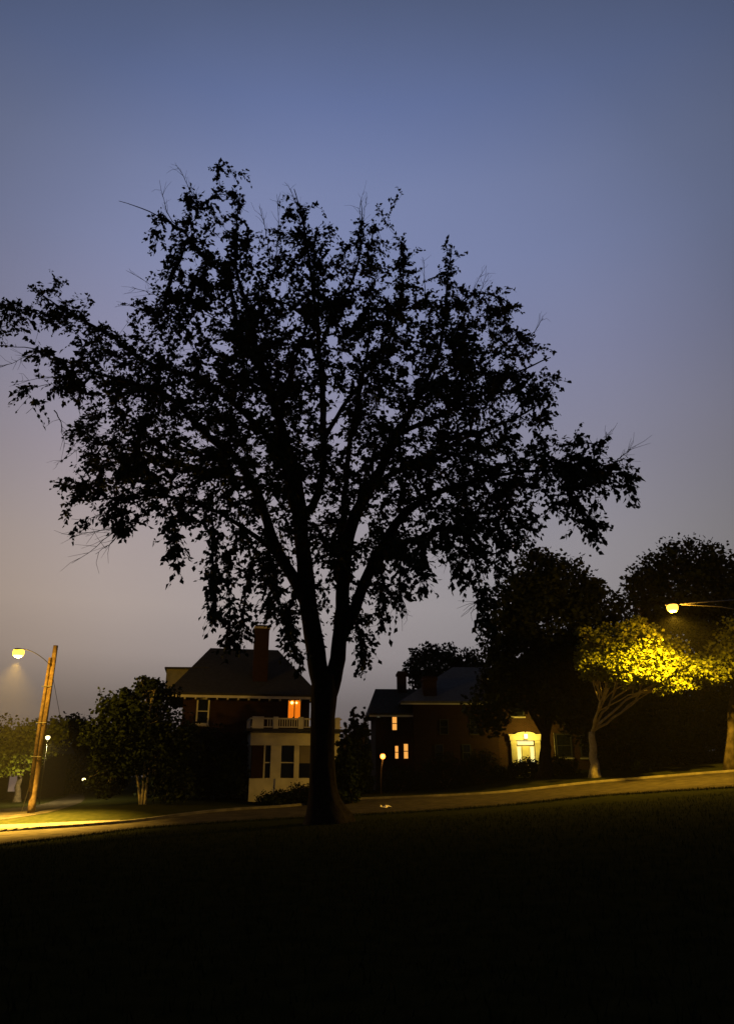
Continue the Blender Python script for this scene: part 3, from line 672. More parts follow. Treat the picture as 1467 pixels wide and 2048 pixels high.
tree('leafy_tree', 'dark multi-stemmed tree with three pale slim trunks beside the brick house', G(283, 1609), [
    (292, 1375, 24, 0), (280, 1365, 12, 0), (308, 1370, 13, 0), (252, 1392, 15, 0), (247, 1402, 10, 0), (228, 1412, 13, 0), (207, 1440, 15, 0), (262, 1412, 30, 0), (320, 1395, 32, 1), (240, 1425, 42, 0), (225, 1465, 45, -.5), (288, 1452, 52, 0), (322, 1452, 44, 1), (250, 1500, 50, 0), (312, 1508, 46, 0), (355, 1500, 42, .5), (335, 1545, 36, 0), (212, 1575, 24, 0), (350, 1575, 32, 0), (190, 1565, 18, 0), (240, 1560, 20, 1), (375, 1480, 24, 0), (215, 1500, 28, 0), (205, 1530, 22, 0)],
    float(G(283, 1609)[1]), 16000, .2, 'dark_leaf', 'pale_bark', .075, [[(281, 1609), (278, 1575), (273, 1540), (262, 1490)], [(284, 1610), (286, 1575), (289, 1535), (295, 1480)], [(290, 1609), (293, 1575), (296, 1545), (310, 1490)]], clump=.4, shell=.25)
tree('evergreen_shrub', 'broad dark evergreen against the brick wall left of the sunroom', at_ground(420, 44), [
    (400, 1500, 48, 0), (445, 1510, 40, 0), (370, 1540, 55, 0), (430, 1555, 50, 0), (465, 1560, 32, -.5), (330, 1570, 45, 0), (400, 1590, 40, -1)],
    44.0, 11000, .2, 'needle', 'bark', .16, clump=.4, shell=.2, cat='shrub')
for (px, y0, r, lab) in ((692, 1450, 23, 'dark pointed cedar standing before the end of the sunroom'), (708, 1415, 22, 'taller dark pointed cedar of the pair by the chimneyed house'), (727, 1420, 18, 'slim dark pointed cedar nearest the chimneyed house')):
    CY = 40.3 if px == 692 else 50.0
    tree('cedar_tree', lab, at_ground(px, CY), [(px, y0 + 6, 5, 0, 2), (px, y0 + 25, r * .5, 0, 1.6), (px, y0 + 50, r * .75, 0, 1.4), (px - 2, y0 + 80, r * .95, 0, 1.2), (px + 2, y0 + 115, r * 1.1, 0, 1.2), (px, y0 + 150, r * 1.15, 0, 1)],
         CY, 7000, .17, 'needle', 'bark', .1, clump=.2, shell=.3, droop=-.6, limb_r=.03, group='cedars between the houses')
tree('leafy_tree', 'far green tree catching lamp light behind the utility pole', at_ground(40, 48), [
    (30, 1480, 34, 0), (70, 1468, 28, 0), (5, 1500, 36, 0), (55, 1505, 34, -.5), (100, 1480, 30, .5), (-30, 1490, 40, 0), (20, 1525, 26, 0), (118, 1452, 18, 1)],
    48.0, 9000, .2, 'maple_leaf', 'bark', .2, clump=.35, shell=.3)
tree('leafy_tree', 'round dark tree at the end of the side street', at_ground(150, 62), [
    (150, 1462, 26, 0), (130, 1475, 30, 0), (165, 1485, 32, 0), (120, 1510, 36, 0), (165, 1525, 36, 0), (100, 1540, 34, 0), (195, 1545, 34, 0), (185, 1500, 30, 0), (225, 1540, 34, 0), (140, 1560, 30, 0), (95, 1500, 26, 0)],
    62.0, 14000, .28, 'dark_leaf', 'bark', .25, clump=.5, shell=.25)
tree('leafy_tree', 'dark tree beyond the side street at the picture edge of the lawn', at_ground(-20, 66), [
    (5, 1475, 24, 0), (-30, 1470, 40, 0), (-60, 1500, 50, 0), (20, 1520, 40, 0)], 66.0, 6000, .28, 'dark_leaf', 'bark', .25, clump=.5, shell=.25)
# low shrubs
def shrub(label, px, Yd, w_, h, n=2600, m='needle', leaf=.12):
    b = at_ground(px, Yd); root = empty('shrub', b); tag(root, label, 'shrub')
    mb = MB()
    for k in range(7):
        a = rng.uniform(0, 6.28); e = np.array([math.cos(a) * w_ * .3, math.sin(a) * w_ * .25, h * .75])
        mb.tube([(0, 0, -.05), e * .5, e], [.03, .02, .01], 5, cap=False)
    tag(mb.build('stem', M['bark'], root), kind='stuff')
    d = rng.normal(size=(n // 14, 3)); d /= np.linalg.norm(d, axis=1)[:, None]; d[:, 2] = np.abs(d[:, 2])
    cl = d * rng.uniform(.5, 1, (len(d), 1)) * [w_ / 2, w_ * .4, h * .95]
    p = cl[rng.integers(0, len(cl), n)] + rng.normal(size=(n, 3)) * .1; p = p[p[:, 2] > .04]
    V, F = leaves(p, leaf, .6, 0); tag(np_mesh('crown', V, F, M[m], root), kind='stuff')
shrub('low clipped shrub under the sunroom windows', 560, 41.3, 2.6, .75)
shrub('rounded dark shrub beside the elm under the sunroom', 600, 41.0, 1.8, 1.1)
shrub('small green shrub beside the lit maple trunk', 1290, 42.6, 1.1, .6, 1800, 'dark_leaf')
shrub('wide dark hedge shrub below the lit doorway', 1055, 48.5, 3.0, 1.15, 4200)
shrub('dark hedge shrub between the doorway and the maple', 1120, 48.0, 2.6, 1.2, 4000)
shrub('grey green shrub left of the lit doorway', 1003, 49.5, 1.8, .9, 2400)
shrub('tall dark hedge shrub right of the maple trunk', 1240, 47.0, 3.4, 2.4, 6000)
shrub('broad dark hedge shrub before the tall maple', 1350, 47.0, 4.2, 2.6, 7000)
shrub('dark hedge shrub in the gap beneath the maples', 1430, 46.5, 3.0, 2.4, 5000)
shrub('round dark shrub in front of the chimneyed house', 800, 50.5, 3.2, 1.6, 5000)
shrub('spreading dark shrub before the chimneyed house walls', 890, 50.0, 4.2, 2.3, 7000)
shrub('dense dark shrub between the chimneyed house and doorway', 965, 49.5, 3.0, 2.2, 5500)
# far-off wood closing the view
def wood():
    cents = []
    for x in np.arange(-110, 111, 2.2):
        for rep in range(2):
            y = 100 + rng.uniform(-5, 5) + rep * 6; h = rng.uniform(4.5, 6.6) + (2.0 if x > 14 else 0)
            z = gz(x, y); d = rng.normal(size=(170, 3)); d /= np.linalg.norm(d, axis=1)[:, None]
            p = d * rng.uniform(.3, 1, (170, 1)) * [2.4, 2, h * .55] + [x + rng.uniform(-1, 1), y, z + h * .5]
            cents.append(p)
    p = np.concatenate(cents); p = p[p[:, 2] > gz(p[:, 0], p[:, 1])]
    V, F = leaves(p, .9, .8, .2)
    return np_mesh('wood', V, F, M['dark_leaf'])
tag(wood(), 'far dark belt of trees along the horizon', 'wood', kind='stuff')

# ------------------------------------------------------------------ houses
class House:
    """a house frame: local x along the front, local y into the house, z up"""
    def __init__(s, name, label, O, ang):
        s.O = np.asarray(O, float); s.a = ang
        s.ex = np.array([math.cos(ang), math.sin(ang), 0]); s.ey = np.array([-math.sin(ang), math.cos(ang), 0])
        s.root = empty(name, s.O, ang); tag(s.root, label, 'house')
    def hit(s, px, py, off=0.0):
        d = ray(px, py); o = np.array([0, 0, EYE]); pl = s.O + s.ey * off
        t = ((pl - o) @ s.ey) / (d @ s.ey); p = o + d * t - s.O
        return p @ s.ex, p[2]
    def box(s, name, m, x0, x1, y0, y1, z0, z1, parent=None, bevel=0):
        return MB().box(x0, x1, y0, y1, z0, z1).build(name, M[m], parent or s.root, bevel=bevel)
    def window(s, x0, x1, z0, z1, y, pane='glass', trim='white_paint', t=.09, sill='cut_stone', mid=True, depth=.1):
        """a sash window standing proud of the wall plane y"""
        mb = MB()
        mb.box(x0 - t, x0, y - .04, y + depth, z0 - t, z1 + t).box(x1, x1 + t, y - .04, y + depth, z0 - t, z1 + t)
        mb.box(x0, x1, y - .04, y + depth, z1, z1 + t).box(x0, x1, y - .04, y + depth, z0 - t, z0)
        f = mb.build('window', M[trim], s.root)
        if mid: MB().box(x0, x1, y - .02, y + .04, (z0 + z1) / 2 - .025, (z0 + z1) / 2 + .025).build('sash_rail', M[trim], f)
        MB().box(x0, x1, y + .01, y + .03, z0, z1).build('pane', M[pane], f)
        if sill: MB().box(x0 - t - .05, x1 + t + .05, y - .12, y + .02, z0 - t - .1, z0 - t - .003).build('sill', M[sill], f)
        return f
def hip_roof(h, x0, x1, y0, y1, z0, zr, r0, r1, name='roof', m='shingle', th=.12):
    """hipped roof: eaves rectangle at z0, ridge from x=r0 to r1 at mid depth"""
    ym = (y0 + y1) / 2
    pts = [(x0, y0, z0), (x1, y0, z0), (x1, y1, z0), (x0, y1, z0), (r0, ym, zr), (r1, ym, zr)]
    low = [(p[0], p[1], p[2] - th) for p in pts[:4]]
    fs = [(0, 1, 5, 4), (2, 3, 4, 5), (1, 2, 5), (3, 0, 4), (0, 6, 7, 1), (1, 7, 8, 2), (2, 8, 9, 3), (3, 9, 6, 0), (6, 9, 8, 7)]
    return MB().poly(pts + low, fs).build(name, M[m], h.root)

# ---- the brick house with the sunroom
A1 = R(12)
O1 = P(352, 1590, 45.5); O1[2] = float(gz(O1[0], O1[1])) - .05
h1 = House('brick_house', 'dark brick house with hipped roof, chimney and white railed sunroom', O1, A1)
ex0, ez = h1.hit(333, 1384, -.55); ex1, _ = h1.hit(640, 1389, -.55)
W1 = ex1 - .55; D1 = 9.0; WT = ez - .12
h1.box('wall', 'brick', 0, W1, 0, D1, -.4, WT)
h1.box('foundation', 'cut_stone', -.06, W1 + .06, -.06, D1 + .06, -.5, .45)
rx0, rz = h1.hit(421, 1296, D1 / 2); rx1, _ = h1.hit(556, 1299, D1 / 2)
roof = hip_roof(h1, ex0, ex1, -.55, D1 + .55, ez, rz, rx0, rx1)
h1.box('fascia', 'white_paint', ex0 + .03, ex1 - .03, -.53, -.47, ez - .27, ez - .123)
h1.box('soffit', 'white_paint', ex0 + .05, ex1 - .05, -.465, -.003, ez - .20, ez - .125)
x = ex0 + .4
while x < ex1 - .3:
    h1.box('eave_bracket', 'white_paint', x, x + .09, -.46, -.03, ez - .36, ez - .204); x += .62
# shingle courses that catch the sky
k = 0
sl = (rz - ez) / (D1 / 2 + .55)
cx0, cz0 = h1.hit(510, 1252, 1.2); cx1, _ = h1.hit(538, 1252, 1.2)
ch = h1.box('chimney', 'brick', cx0, cx1, .75, 1.75, WT + .2, cz0, bevel=.01)
h1.box('chimney_cap', 'cut_stone', cx0 - .06, cx1 + .06, .69, 1.81, cz0 - .22, cz0 - .10, ch)
h1.box('chimney_pot', 'brick', cx0 + .25, cx1 - .25, 1.0, 1.5, cz0, cz0 + .05, ch)
# dormer on the left slope
dx, dz = h1.hit(331, 1338, 3.2)
dorm = h1.box('dormer', 'shaded_white_paint', dx + .12, rx0 - .1, 2.3, 4.3, ez + .25, dz - .1)
MB().poly([(dx, 2.1, dz - .1), (dx, 4.5, dz - .1), (rx0, 4.5, dz - .1), (rx0, 2.1, dz - .1), (dx, 2.1, dz), (dx, 4.5, dz), (rx0, 4.5, dz + .05), (rx0, 2.1, dz + .05)],
          [(0, 1, 2, 3), (4, 7, 6, 5), (0, 4, 5, 1), (3, 2, 6, 7), (0, 3, 7, 4), (1, 5, 6, 2)]).build('dormer_roof', M['shingle'], dorm)
a, b = h1.hit(394, 1446); c, d = h1.hit(417, 1399)
h1.window(a, c, b, d, -.02)
a, b = h1.hit(575, 1440); c, d = h1.hit(601, 1401)
wl = h1.window(a, c, b, d, -.02, 'glass', 'dark_metal', .05, None, False)
# curtains glowing in the lit room, hung just outside the dark pane's plane inside the frame
for (s0, s1, hang) in ((0.02, .47, .06), (.55, .98, .0)):
    n = 14; mbc = MB(); V = []; 
    for i in range(n + 1):
        t = i / n; xx = a + (c - a) * (s0 + (s1 - s0) * t); yy = -.035 + .018 * math.sin(t * 22)
        bot = b + (d - b) * (hang + (.22 * abs(t - .2) if s0 > .1 else .28 * max(0, t - .55)))
        V += [(xx, yy, bot), (xx, yy - .004, d)]
    mbc.poly(V, [(2 * i, 2 * i + 2, 2 * i + 3, 2 * i + 1) for i in range(n)]).build('curtain', M['lit_curtain'], wl)
for q, r_ in ((.30, .085), (.66, .06)):
    xx = a + (c - a) * q; zz = b + (d - b) * .87
    MB().lathe([(.005, zz - r_), (r_ * .8, zz - r_ * .5), (r_, zz), (r_ * .7, zz + r_ * .6), (.005, zz + r_)], 10, xx, -.075).build('lamp_glow', M['bulb'], wl, True)
# sunroom in front of the house
SO = -3.2
sx0, sz = h1.hit(503, 1462, SO); sx1, _ = h1.hit(679, 1462, SO)
gzl = float(gz(*(h1.O + h1.ex * (sx0 + 2) + h1.ey * SO)[:2])) - h1.O[2]
_, zb = h1.hit(590, 1556, SO); _, zt = h1.hit(590, 1491, SO); _, zp = h1.hit(590, 1588, SO)
zp = gzl - .1
h1.box('sunroom_plinth', 'white_paint', sx0, sx1, SO, -.01, zp, zb)
h1.box('sunroom_frieze', 'white_paint', sx0 - .02, sx1 + .02, SO - .02, -.01, zt, sz)
h1.box('sunroom_cornice', 'dark_metal', sx0 - .28, sx1 + .28, SO - .28, -.01, sz + .003, sz + .13)
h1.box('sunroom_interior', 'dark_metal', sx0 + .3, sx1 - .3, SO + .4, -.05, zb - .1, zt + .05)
def post(px0, px1, m='white_paint', nm='sunroom_post', dy=.18, pr=.0):
    a_, _ = h1.hit(px0, 1520, SO); b_, _ = h1.hit(px1, 1520, SO)
    return h1.box(nm, m, a_, b_, SO - pr, SO + dy, zb, zt)
post(503, 526, 'brick', 'brick_pier', .5, .03)
for pq in ((527, 530), (541, 562), (588, 598), (624, 640), (664, 679)): post(*pq)
for (p0, p1, bl) in ((530, 541, 0), (562, 588, 0), (598, 624, 1), (640, 664, 1)):
    a_, _ = h1.hit(p0, 1520, SO); b_, _ = h1.hit(p1, 1520, SO)
    fr = h1.box('sunroom_window', 'glass', a_, b_, SO + .08, SO + .11, zb, zt)
    zm = zb + (zt - zb) * .47
    MB().box(a_, b_, SO + .05, SO + .078, zm - .03, zm + .03).build('sash_rail', M['white_paint' if not bl else 'blind'], fr)
    if bl: MB().box(a_ + .02, b_ - .02, SO + .055, SO + .077, zm + .033, zt - .01).build('blind', M['blind'], fr)
for i, yy in enumerate((SO + .75, SO + 1.5, SO + 2.3)):
    h1.box('sunroom_post', 'white_paint', sx0, sx0 + .18, yy - .08, yy + .08, zb, zt)
h1.box('sunroom_window', 'glass', sx0 + .08, sx0 + .11, SO + .52, -.05, zb, zt)
# railing on the sunroom roof: posts, rails, balusters
_, zr1 = h1.hit(560, 1436, SO); z0 = sz + .135
rt = h1.box('top_rail', 'white_paint', sx0 - .1, sx1 + .1, SO - .12, SO - .04, zr1 - .08, zr1)
h1.box('bottom_rail', 'white_paint', sx0 - .1, sx1 + .1, SO - .11, SO - .05, z0 + .06, z0 + .12)
h1.box('side_rail', 'white_paint', sx0 - .12, sx0 - .04, SO - .03, -.05, zr1 - .08, zr1)
for (p0, p1) in ((504, 527), (546, 556), (596, 606), (636, 646), (670, 679)):
    a_, _ = h1.hit(p0, 1448, SO); b_, _ = h1.hit(p1, 1448, SO)
    h1.box('rail_post', 'white_paint', a_, b_, SO - .16, SO + .0, z0, zr1 + .06, bevel=.01)
x = sx0 + .85
while x < sx1 - .2:
    h1.box('baluster', 'white_paint', x, x + .045, SO - .102, SO - .058, z0 + .121, zr1 - .081); x += .135
for yy in np.arange(SO + .15, -.1, .16):
    h1.box('baluster', 'white_paint', sx0 - .10, sx0 - .06, yy, yy + .045, z0 + .02, zr1 - .081)
# pale downpipe boot leaning at the sunroom corner
q0 = at_ground(547, 41.2); 
st = MB().tube([(0, 0, -.1), (.03, 0, .6), (.05, 0, 1.25)], [.05, .045, .04], 8).build('garden_stake', M['white_paint']); st.location = tuple(q0)
tag(st, 'pale garden stake standing before the sunroom panel', 'stake')

# ---- the chimneyed house behind the elm
O2 = P(742, 1590, 53); O2[2] = float(gz(O2[0] + 3, O2[1])) - .05
h2 = House('gabled_house', 'dark house with two chimneys, low wing and lit narrow windows', O2, R(3))
x0, z1 = h2.hit(737, 1426, -.4); x1, _ = h2.hit(850, 1426, -.4)
h2.box('wing_wall', 'brick', x0 + .5, x1, 0, 6, -.4, z1 - .12)
rxa, rza = h2.hit(750, 1378, 3); 
rf = hip_roof(h2, x0, x1 + 1.5, -.45, 6.4, z1, rza, rxa, x1 + 1.4, 'wing_roof')
h2.box('fascia', 'white_paint', x0 + .03, x1, -.43, -.38, z1 - .25, z1 - .123)
mx0, mz = h2.hit(800, 1402, -.9); mx1, _ = h2.hit(1010, 1400, -.9)
h2.box('wall', 'brick', mx0 + .9, mx1, -.5, 9, -.4, mz - .12)
ra, rzb = h2.hit(905, 1334, 4.2); rb, _ = h2.hit(985, 1334, 4.2)
hip_roof(h2, mx0, mx1 + .4, -.9, 9.4, mz, rzb, ra, rb, m='skylit_shingle')
h2.box('fascia', 'white_paint', mx0 + .03, mx1, -.88, -.83, mz - .22, mz - .123)
for (p0, p1, py, y0, y1) in ((795, 812, 1342, 2.4, 3.4), (846, 872, 1352, -.2, .9)):
    a_, zc = h2.hit(p0, py, y0); b_, _ = h2.hit(p1, py, y0)
    ch = h2.box('chimney', 'brick', a_, b_, y0, y1, z1 - .5, zc, bevel=.02)
    h2.box('chimney_cap', 'brick', a_ - .07, b_ + .07, y0 - .07, y1 + .07, zc - .3, zc - .12, ch, bevel=.02)
def win2(p0, p1, q0, q1, pane, off=-.02, mid=True):
    a_, zt_ = h2.hit(p0, q0, off); b_, zb_ = h2.hit(p1, q1, off)
    return h2.window(a_, b_, zb_, zt_, off, pane, 'dark_metal', .06, None, mid)
win2(784, 793, 1434, 1460, 'lit_blind')
win2(789.5, 796, 1492, 1517, 'lit_blind')
win2(807, 815.5, 1488, 1517, 'lit_blind', -.52)
# small attic light in the wing's end
win2(754, 759, 1421, 1434, 'pale_lit', -.02, False)
win2(925, 940, 1490, 1520, 'glass', -.52); win2(880, 895, 1440, 1468, 'glass', -.52); win2(940, 955, 1440, 1468, 'glass', -.52); win2(870, 885, 1490, 1520, 'glass', -.52)

# ---- the house with the lit doorway
O3 = P(985, 1535, 53); O3[2] = float(gz(O3[0] + 3, 53)) + .05
h3 = House('doorway_house', 'brick house with a bright white pillared doorway lit from within its porch', O3, R(-6))
h3.box('wall', 'warm_brick', 0, 11.5, 0, 8, -1.0, 6.2)
hip_roof(h3, -.5, 12, -.5, 8.5, 6.32, 8.6, 3.5, 8)
h3.box('fascia', 'white_paint', -.47, 11.97, -.48, -.42, 6.05, 6.197)
a, zb3 = h3.hit(1024, 1531, -.25); b, zt3 = h3.hit(1078, 1468, -.25)
zb3 = min(zb3, -.0)
dw = b - a
step = h3.box('door_step', 'cut_stone', a - .3, b + .3, -1.2, -.01, -.9, zb3)
for xx in (a, b - .34):
    p_ = h3.box('pilaster', 'white_paint', xx, xx + .34, -.35, -.01, zb3, zt3 - .42)
    for k in range(4): MB().box(xx + .04 + k * .075, xx + .075 + k * .075, -.37, -.352, zb3 + .2, zt3 - .5).build('flute', M['white_paint'], p_)
    MB().box(xx - .04, xx + .38, -.40, -.352, zt3 - .62, zt3 - .46).build('capital', M['white_paint'], p_)
h3.box('entablature', 'white_paint', a - .08, b + .08, -.42, -.01, zt3 - .41, zt3 - .12)
h3.box('cornice', 'white_paint', a - .16, b + .16, -.48, -.01, zt3 - .117, zt3 - .01, bevel=.02)
n_ = 14; xm = (a + b) / 2; rw = dw * .34
arc = [(xm + rw * math.cos(math.pi * k / n_), zt3 - .008 + .15 * math.sin(math.pi * k / n_)) for k in range(n_ + 1)]
Vp = [(x_, -.38, z_) for x_, z_ in arc] + [(x_, -.01, z_) for x_, z_ in arc]
Fp_ = [tuple(range(n_ + 1))[::-1], tuple(range(n_ + 1, 2 * n_ + 2))] + [(k, k + 1, n_ + 2 + k, n_ + 1 + k) for k in range(n_)] + [(n_, 0, n_ + 1, 2 * n_ + 1)]
MB().poly(Vp, Fp_).build('pediment', M['white_paint'], h3.root)
dr = h3.box('door', 'white_paint', a + .72, b - .72, -.09, -.01, zb3 + .02, zb3 + 2.1 if zt3 - zb3 > 2.6 else zt3 - .75)
dtop = zb3 + 2.1 if zt3 - zb3 > 2.6 else zt3 - .75
for k in range(2):
    for j in range(3):
        xx = a + .80 + k * (dw - 1.6 + .0) / 2; w_ = (dw - 1.6) / 2 - .06; zz = zb3 + .18 + j * (dtop - zb3 - .25) / 3
        MB().box(xx, xx + w_, -.105, -.092, zz, zz + (dtop - zb3) / 3 - .16).build('door_panel', M['white_paint'], dr, bevel=.006)
MB().lathe([(.01, 0), (.035, .015), (.03, .05), (.005, .06)], 10).build('door_knob', M['metal'], dr).location = (a + .80, -.14, zb3 + 1.0)
for xx in (a + .40, b - .66): h3.window(xx, xx + .24, zb3 + .7, dtop - .05, -.05, 'pale_lit', 'white_paint', .05, None, False)
fanl = h3.box('fanlight', 'pale_lit', a + .42, b - .42, -.06, -.012, dtop + .06, zt3 - .43)
lan = MB().box((a + b) / 2 - .11, (a + b) / 2 + .11, -.86, -.64, zt3 - .30, zt3 - .02).build('porch_lantern', M['bulb'], h3.root)
MB().tube([((a + b) / 2, -.75, zt3 - .02), ((a + b) / 2, -.65, zt3 + .12), ((a + b) / 2, -.45, zt3 + .12)], [.02] * 3, 6).build('bracket', M['dark_metal'], lan)
pl = bpy.data.lights.new('porch_light', 'POINT'); pl.energy = 290; pl.color = (1, .70, .07); pl.shadow_soft_size = .08
po = bpy.data.objects.new('porch_light', pl); C.objects.link(po); po.parent = h3.root; po.location = ((a + b) / 2, -1.7, zt3 - .1)
for (p0, p1, q0, q1) in ((1112, 1142, 1470, 1512), (1160, 1185, 1472, 1512), (1020, 1045, 1395, 1430), (1112, 1140, 1395, 1430)):
    c_, t_ = h3.hit(p0, q0, 0); e_, b_ = h3.hit(p1, q1, 0)
    h3.window(c_, e_, b_, t_, -.02, 'glass', 'dark_metal', .1)

c_, t_ = h3.hit(1106, 1466, -.08); e_, b_ = h3.hit(1110, 1514, -.08)
h3.box('downpipe', 'white_paint', c_, e_, -.14, -.02, b_, t_, bevel=.01)

# ---- dark house beyond the side street
O4 = at_ground(-60, 52); h4 = House('side_street_house', 'dark house with one pale shaded window behind the utility pole', O4, R(4))
h4.box('wall', 'brick', -3, 4.3, 0, 6, -.6, 3.0)
MB().poly([(-3.4, -.4, 3.0), (4.7, -.4, 3.0), (4.7, 6.4, 3.0), (-3.4, 6.4, 3.0), (-3.4, 3, 4.6), (4.7, 3, 4.6)], [(0, 1, 5, 4), (2, 3, 4, 5), (1, 2, 5), (3, 0, 4), (0, 3, 2, 1)]).build('roof', M['shingle'], h4.root)
M['pale_blind'] = mat('pale_blind', (.45, .38, .33), .9, .1, emit=(.30, .20, .15), estr=.35)
a_, t_ = h4.hit(21, 1548); c_, b_ = h4.hit(33, 1583)
h4.window(a_, c_, b_, t_, -.02, 'pale_blind', 'dark_metal', .06, None, False)

# ------------------------------------------------------------------ street furniture
# utility pole with its street lamp
pb = G(62, 1626); PYD = float(pb[1])
pole = empty('utility_pole', pb); tag(pole, 'leaning wooden utility pole with street lamp arm at the corner', 'pole')
top = P(112, 1291, PYD) - pb; k = np.linspace(0, 1, 14)[:, None]
pr = .17 - .06 * k[:, 0]
MB().tube(top * k + [0, 0, -.2] * (1 - k), pr, 14).build('shaft', M['pole_wood'], pole, True)
ax = top / np.linalg.norm(top)
q1 = P(101, 1316, PYD) - pb; t1 = q1[2] / top[2]
MB().tube([top * .12 + np.array([-.10, -.20, 0]), top * .5 + np.array([-.14, -.17, 0]), top * t1 + np.array([-.13, -.13, 0])], [.09, .085, .075], 10).build('riser_pipe', M['pole_wood'], pole, True)
q2 = P(111, 1328, PYD) - pb; t2 = q2[2] / top[2]
MB().tube([top * .3 + np.array([.12, -.20, 0]), top * .6 + np.array([.12, -.17, 0]), top * t2 + np.array([.12, -.14, 0])], [.06, .055, .05], 8).build('conduit', M['pole_wood'], pole, True)
for t in (.74, .52, .32):
    c0 = top * t; MB().tube([c0 + [-.27, -.26, 0], c0 + [.2, -.26, 0]], [.018, .018], 6).build('strap', M['metal'], pole)
LY = PYD - 2.8
lp = P(38, 1302, LY) - pb
arm0 = top * (t1 - .06)
c1 = arm0 * .45 + lp * .55 + np.array([0, 0, .45])
tt = np.linspace(0, 1, 12)[:, None]
armp = (1 - tt) ** 2 * arm0 + 2 * tt * (1 - tt) * c1 + tt ** 2 * (lp + np.array([0, .15, .12]))
MB().tube(armp, np.full(12, .017), 8).build('lamp_arm', M['dark_metal'], pole, True)
def cobra(root, p, name='lamp_head', rz=0, s=1.0):
    hd = MB()
    prof = [(-.34, .05, .03), (-.25, .12, .05), (-.1, .17, .08), (.12, .18, .09), (.28, .12, .06), (.36, .05, .03)]
    V = []; F = []; n = 12
    for (yy, wv, hh) in prof:
        for k in range(n):
            th = 2 * math.pi * k / n; zz = math.sin(th); V.append((wv * math.cos(th) * s, yy * s, (hh * zz if zz > 0 else .03 * zz) * s))
    for i in range(len(prof) - 1):
        for k in range(n): F.append((i * n + k, i * n + (k + 1) % n, (i + 1) * n + (k + 1) % n, (i + 1) * n + k))
    F.append(tuple(range(n))); F.append(tuple(range((len(prof) - 1) * n, len(prof) * n))[::-1])
    hd.poly(V, F); o = hd.build(name, M['metal'], root, True); o.location = tuple(p + np.array([0, 0, .05])); o.rotation_euler = (0, 0, rz)
    g = MB(); V = []; F = []
    rings = [(.9, .0), (1, -.12), (.92, -.24), (.62, -.34), (.1, -.38)]
    for (rr, zz) in rings:
        for k in range(16):
            th = 2 * math.pi * k / 16; V.append((.26 * rr * math.cos(th) * s, .28 * rr * math.sin(th) * s, zz * s))
    for i in range(len(rings) - 1):
        for k in range(16): F.append((i * 16 + k, (i + 1) * 16 + k, (i + 1) * 16 + (k + 1) % 16, i * 16 + (k + 1) % 16))
    F.append(tuple(range(16))); F.append(tuple(range(64, 80))[::-1])
    g.poly(V, F); go = g.build('lamp_glass', M['sodium'], o, True)
    return o
hd = cobra(pole, lp, s=.95)
def glow_light(parent, p, energy, col):          # the part of the lamp's light that the drop glass throws sideways and up
    l = bpy.data.lights.new('bulb_light', 'POINT'); l.energy = energy; l.color = col; l.shadow_soft_size = .15
    o = bpy.data.objects.new('bulb_light', l); C.objects.link(o); o.parent = parent; o.location = tuple(p); return o
def street_light(parent, p, energy, col, size=.12, cone=168, blend=.5):
    l = bpy.data.lights.new('street_light', 'SPOT'); l.energy = energy; l.color = col; l.shadow_soft_size = size
    l.spot_size = R(cone); l.spot_blend = blend
    o = bpy.data.objects.new('street_light', l); C.objects.link(o); o.parent = parent; o.location = tuple(p); return o
sl = street_light(pole, lp + np.array([0, 0, -.48]), 125000, (1, .56, .07), .12, 98, .95)
sl.rotation_euler = Vector((.06, -.30, -1.0)).to_track_quat('-Z', 'Y').to_euler()      # the head throws its light towards the street
glow_light(pole, lp + np.array([0, 0, -.5]), 2300, (1, .54, .05))
# guy wires
MB().tube([top * .80 + [.05, .1, 0], P(124, 1452, PYD + 4) - pb], [.012, .012], 5).build('guy_wire', M['dark_metal'], pole)
gp = G(44, 1624)
MB().tube([top * .28 + [-.1, 0, 0], gp - pb], [.018, .018], 5).build('guy_wire', M['metal'], pole)
# the hanging lamp on the right
RY = 35.2
rb_ = P(1580, 1500, RY); rb_[2] = float(gz(rb_[0], rb_[1]))
rp = empty('lamp_post', rb_); tag(rp, 'street lamp post holding a long twin-tube arm over the street', 'lamp post')
lamp = P(1343, 1212, RY) - rb_
topz = lamp[2] + .5
MB().tube([(0, 0, -.2), (0, 0, topz * .5), (0, 0, topz)], [.13, .1, .08], 12).build('shaft', M['metal'], rp, True)
e0 = lamp + np.array([.2, 0, .08])
MB().tube([e0, e0 * .6 + np.array([0, 0, lamp[2] + .42]) * .4 , np.array([0, 0, topz - .12])], [.022, .025, .03], 8).build('lamp_arm', M['metal'], rp, True)
MB().tube([e0 + [.1, 0, 0], e0 * .5 + np.array([0, 0, lamp[2] - .15]) * .5, np.array([0, 0, lamp[2] - .45])], [.016, .018, .02], 8).build('arm_brace', M['metal'], rp, True)
cobra(rp, lamp, rz=R(90), s=.95)
street_light(rp, lamp + np.array([0, 0, -.48]), 16000, (1, .54, .03), .12, 162, .55)
glow_light(rp, lamp + np.array([0, 0, -.5]), 1300, (1, .46, .03))
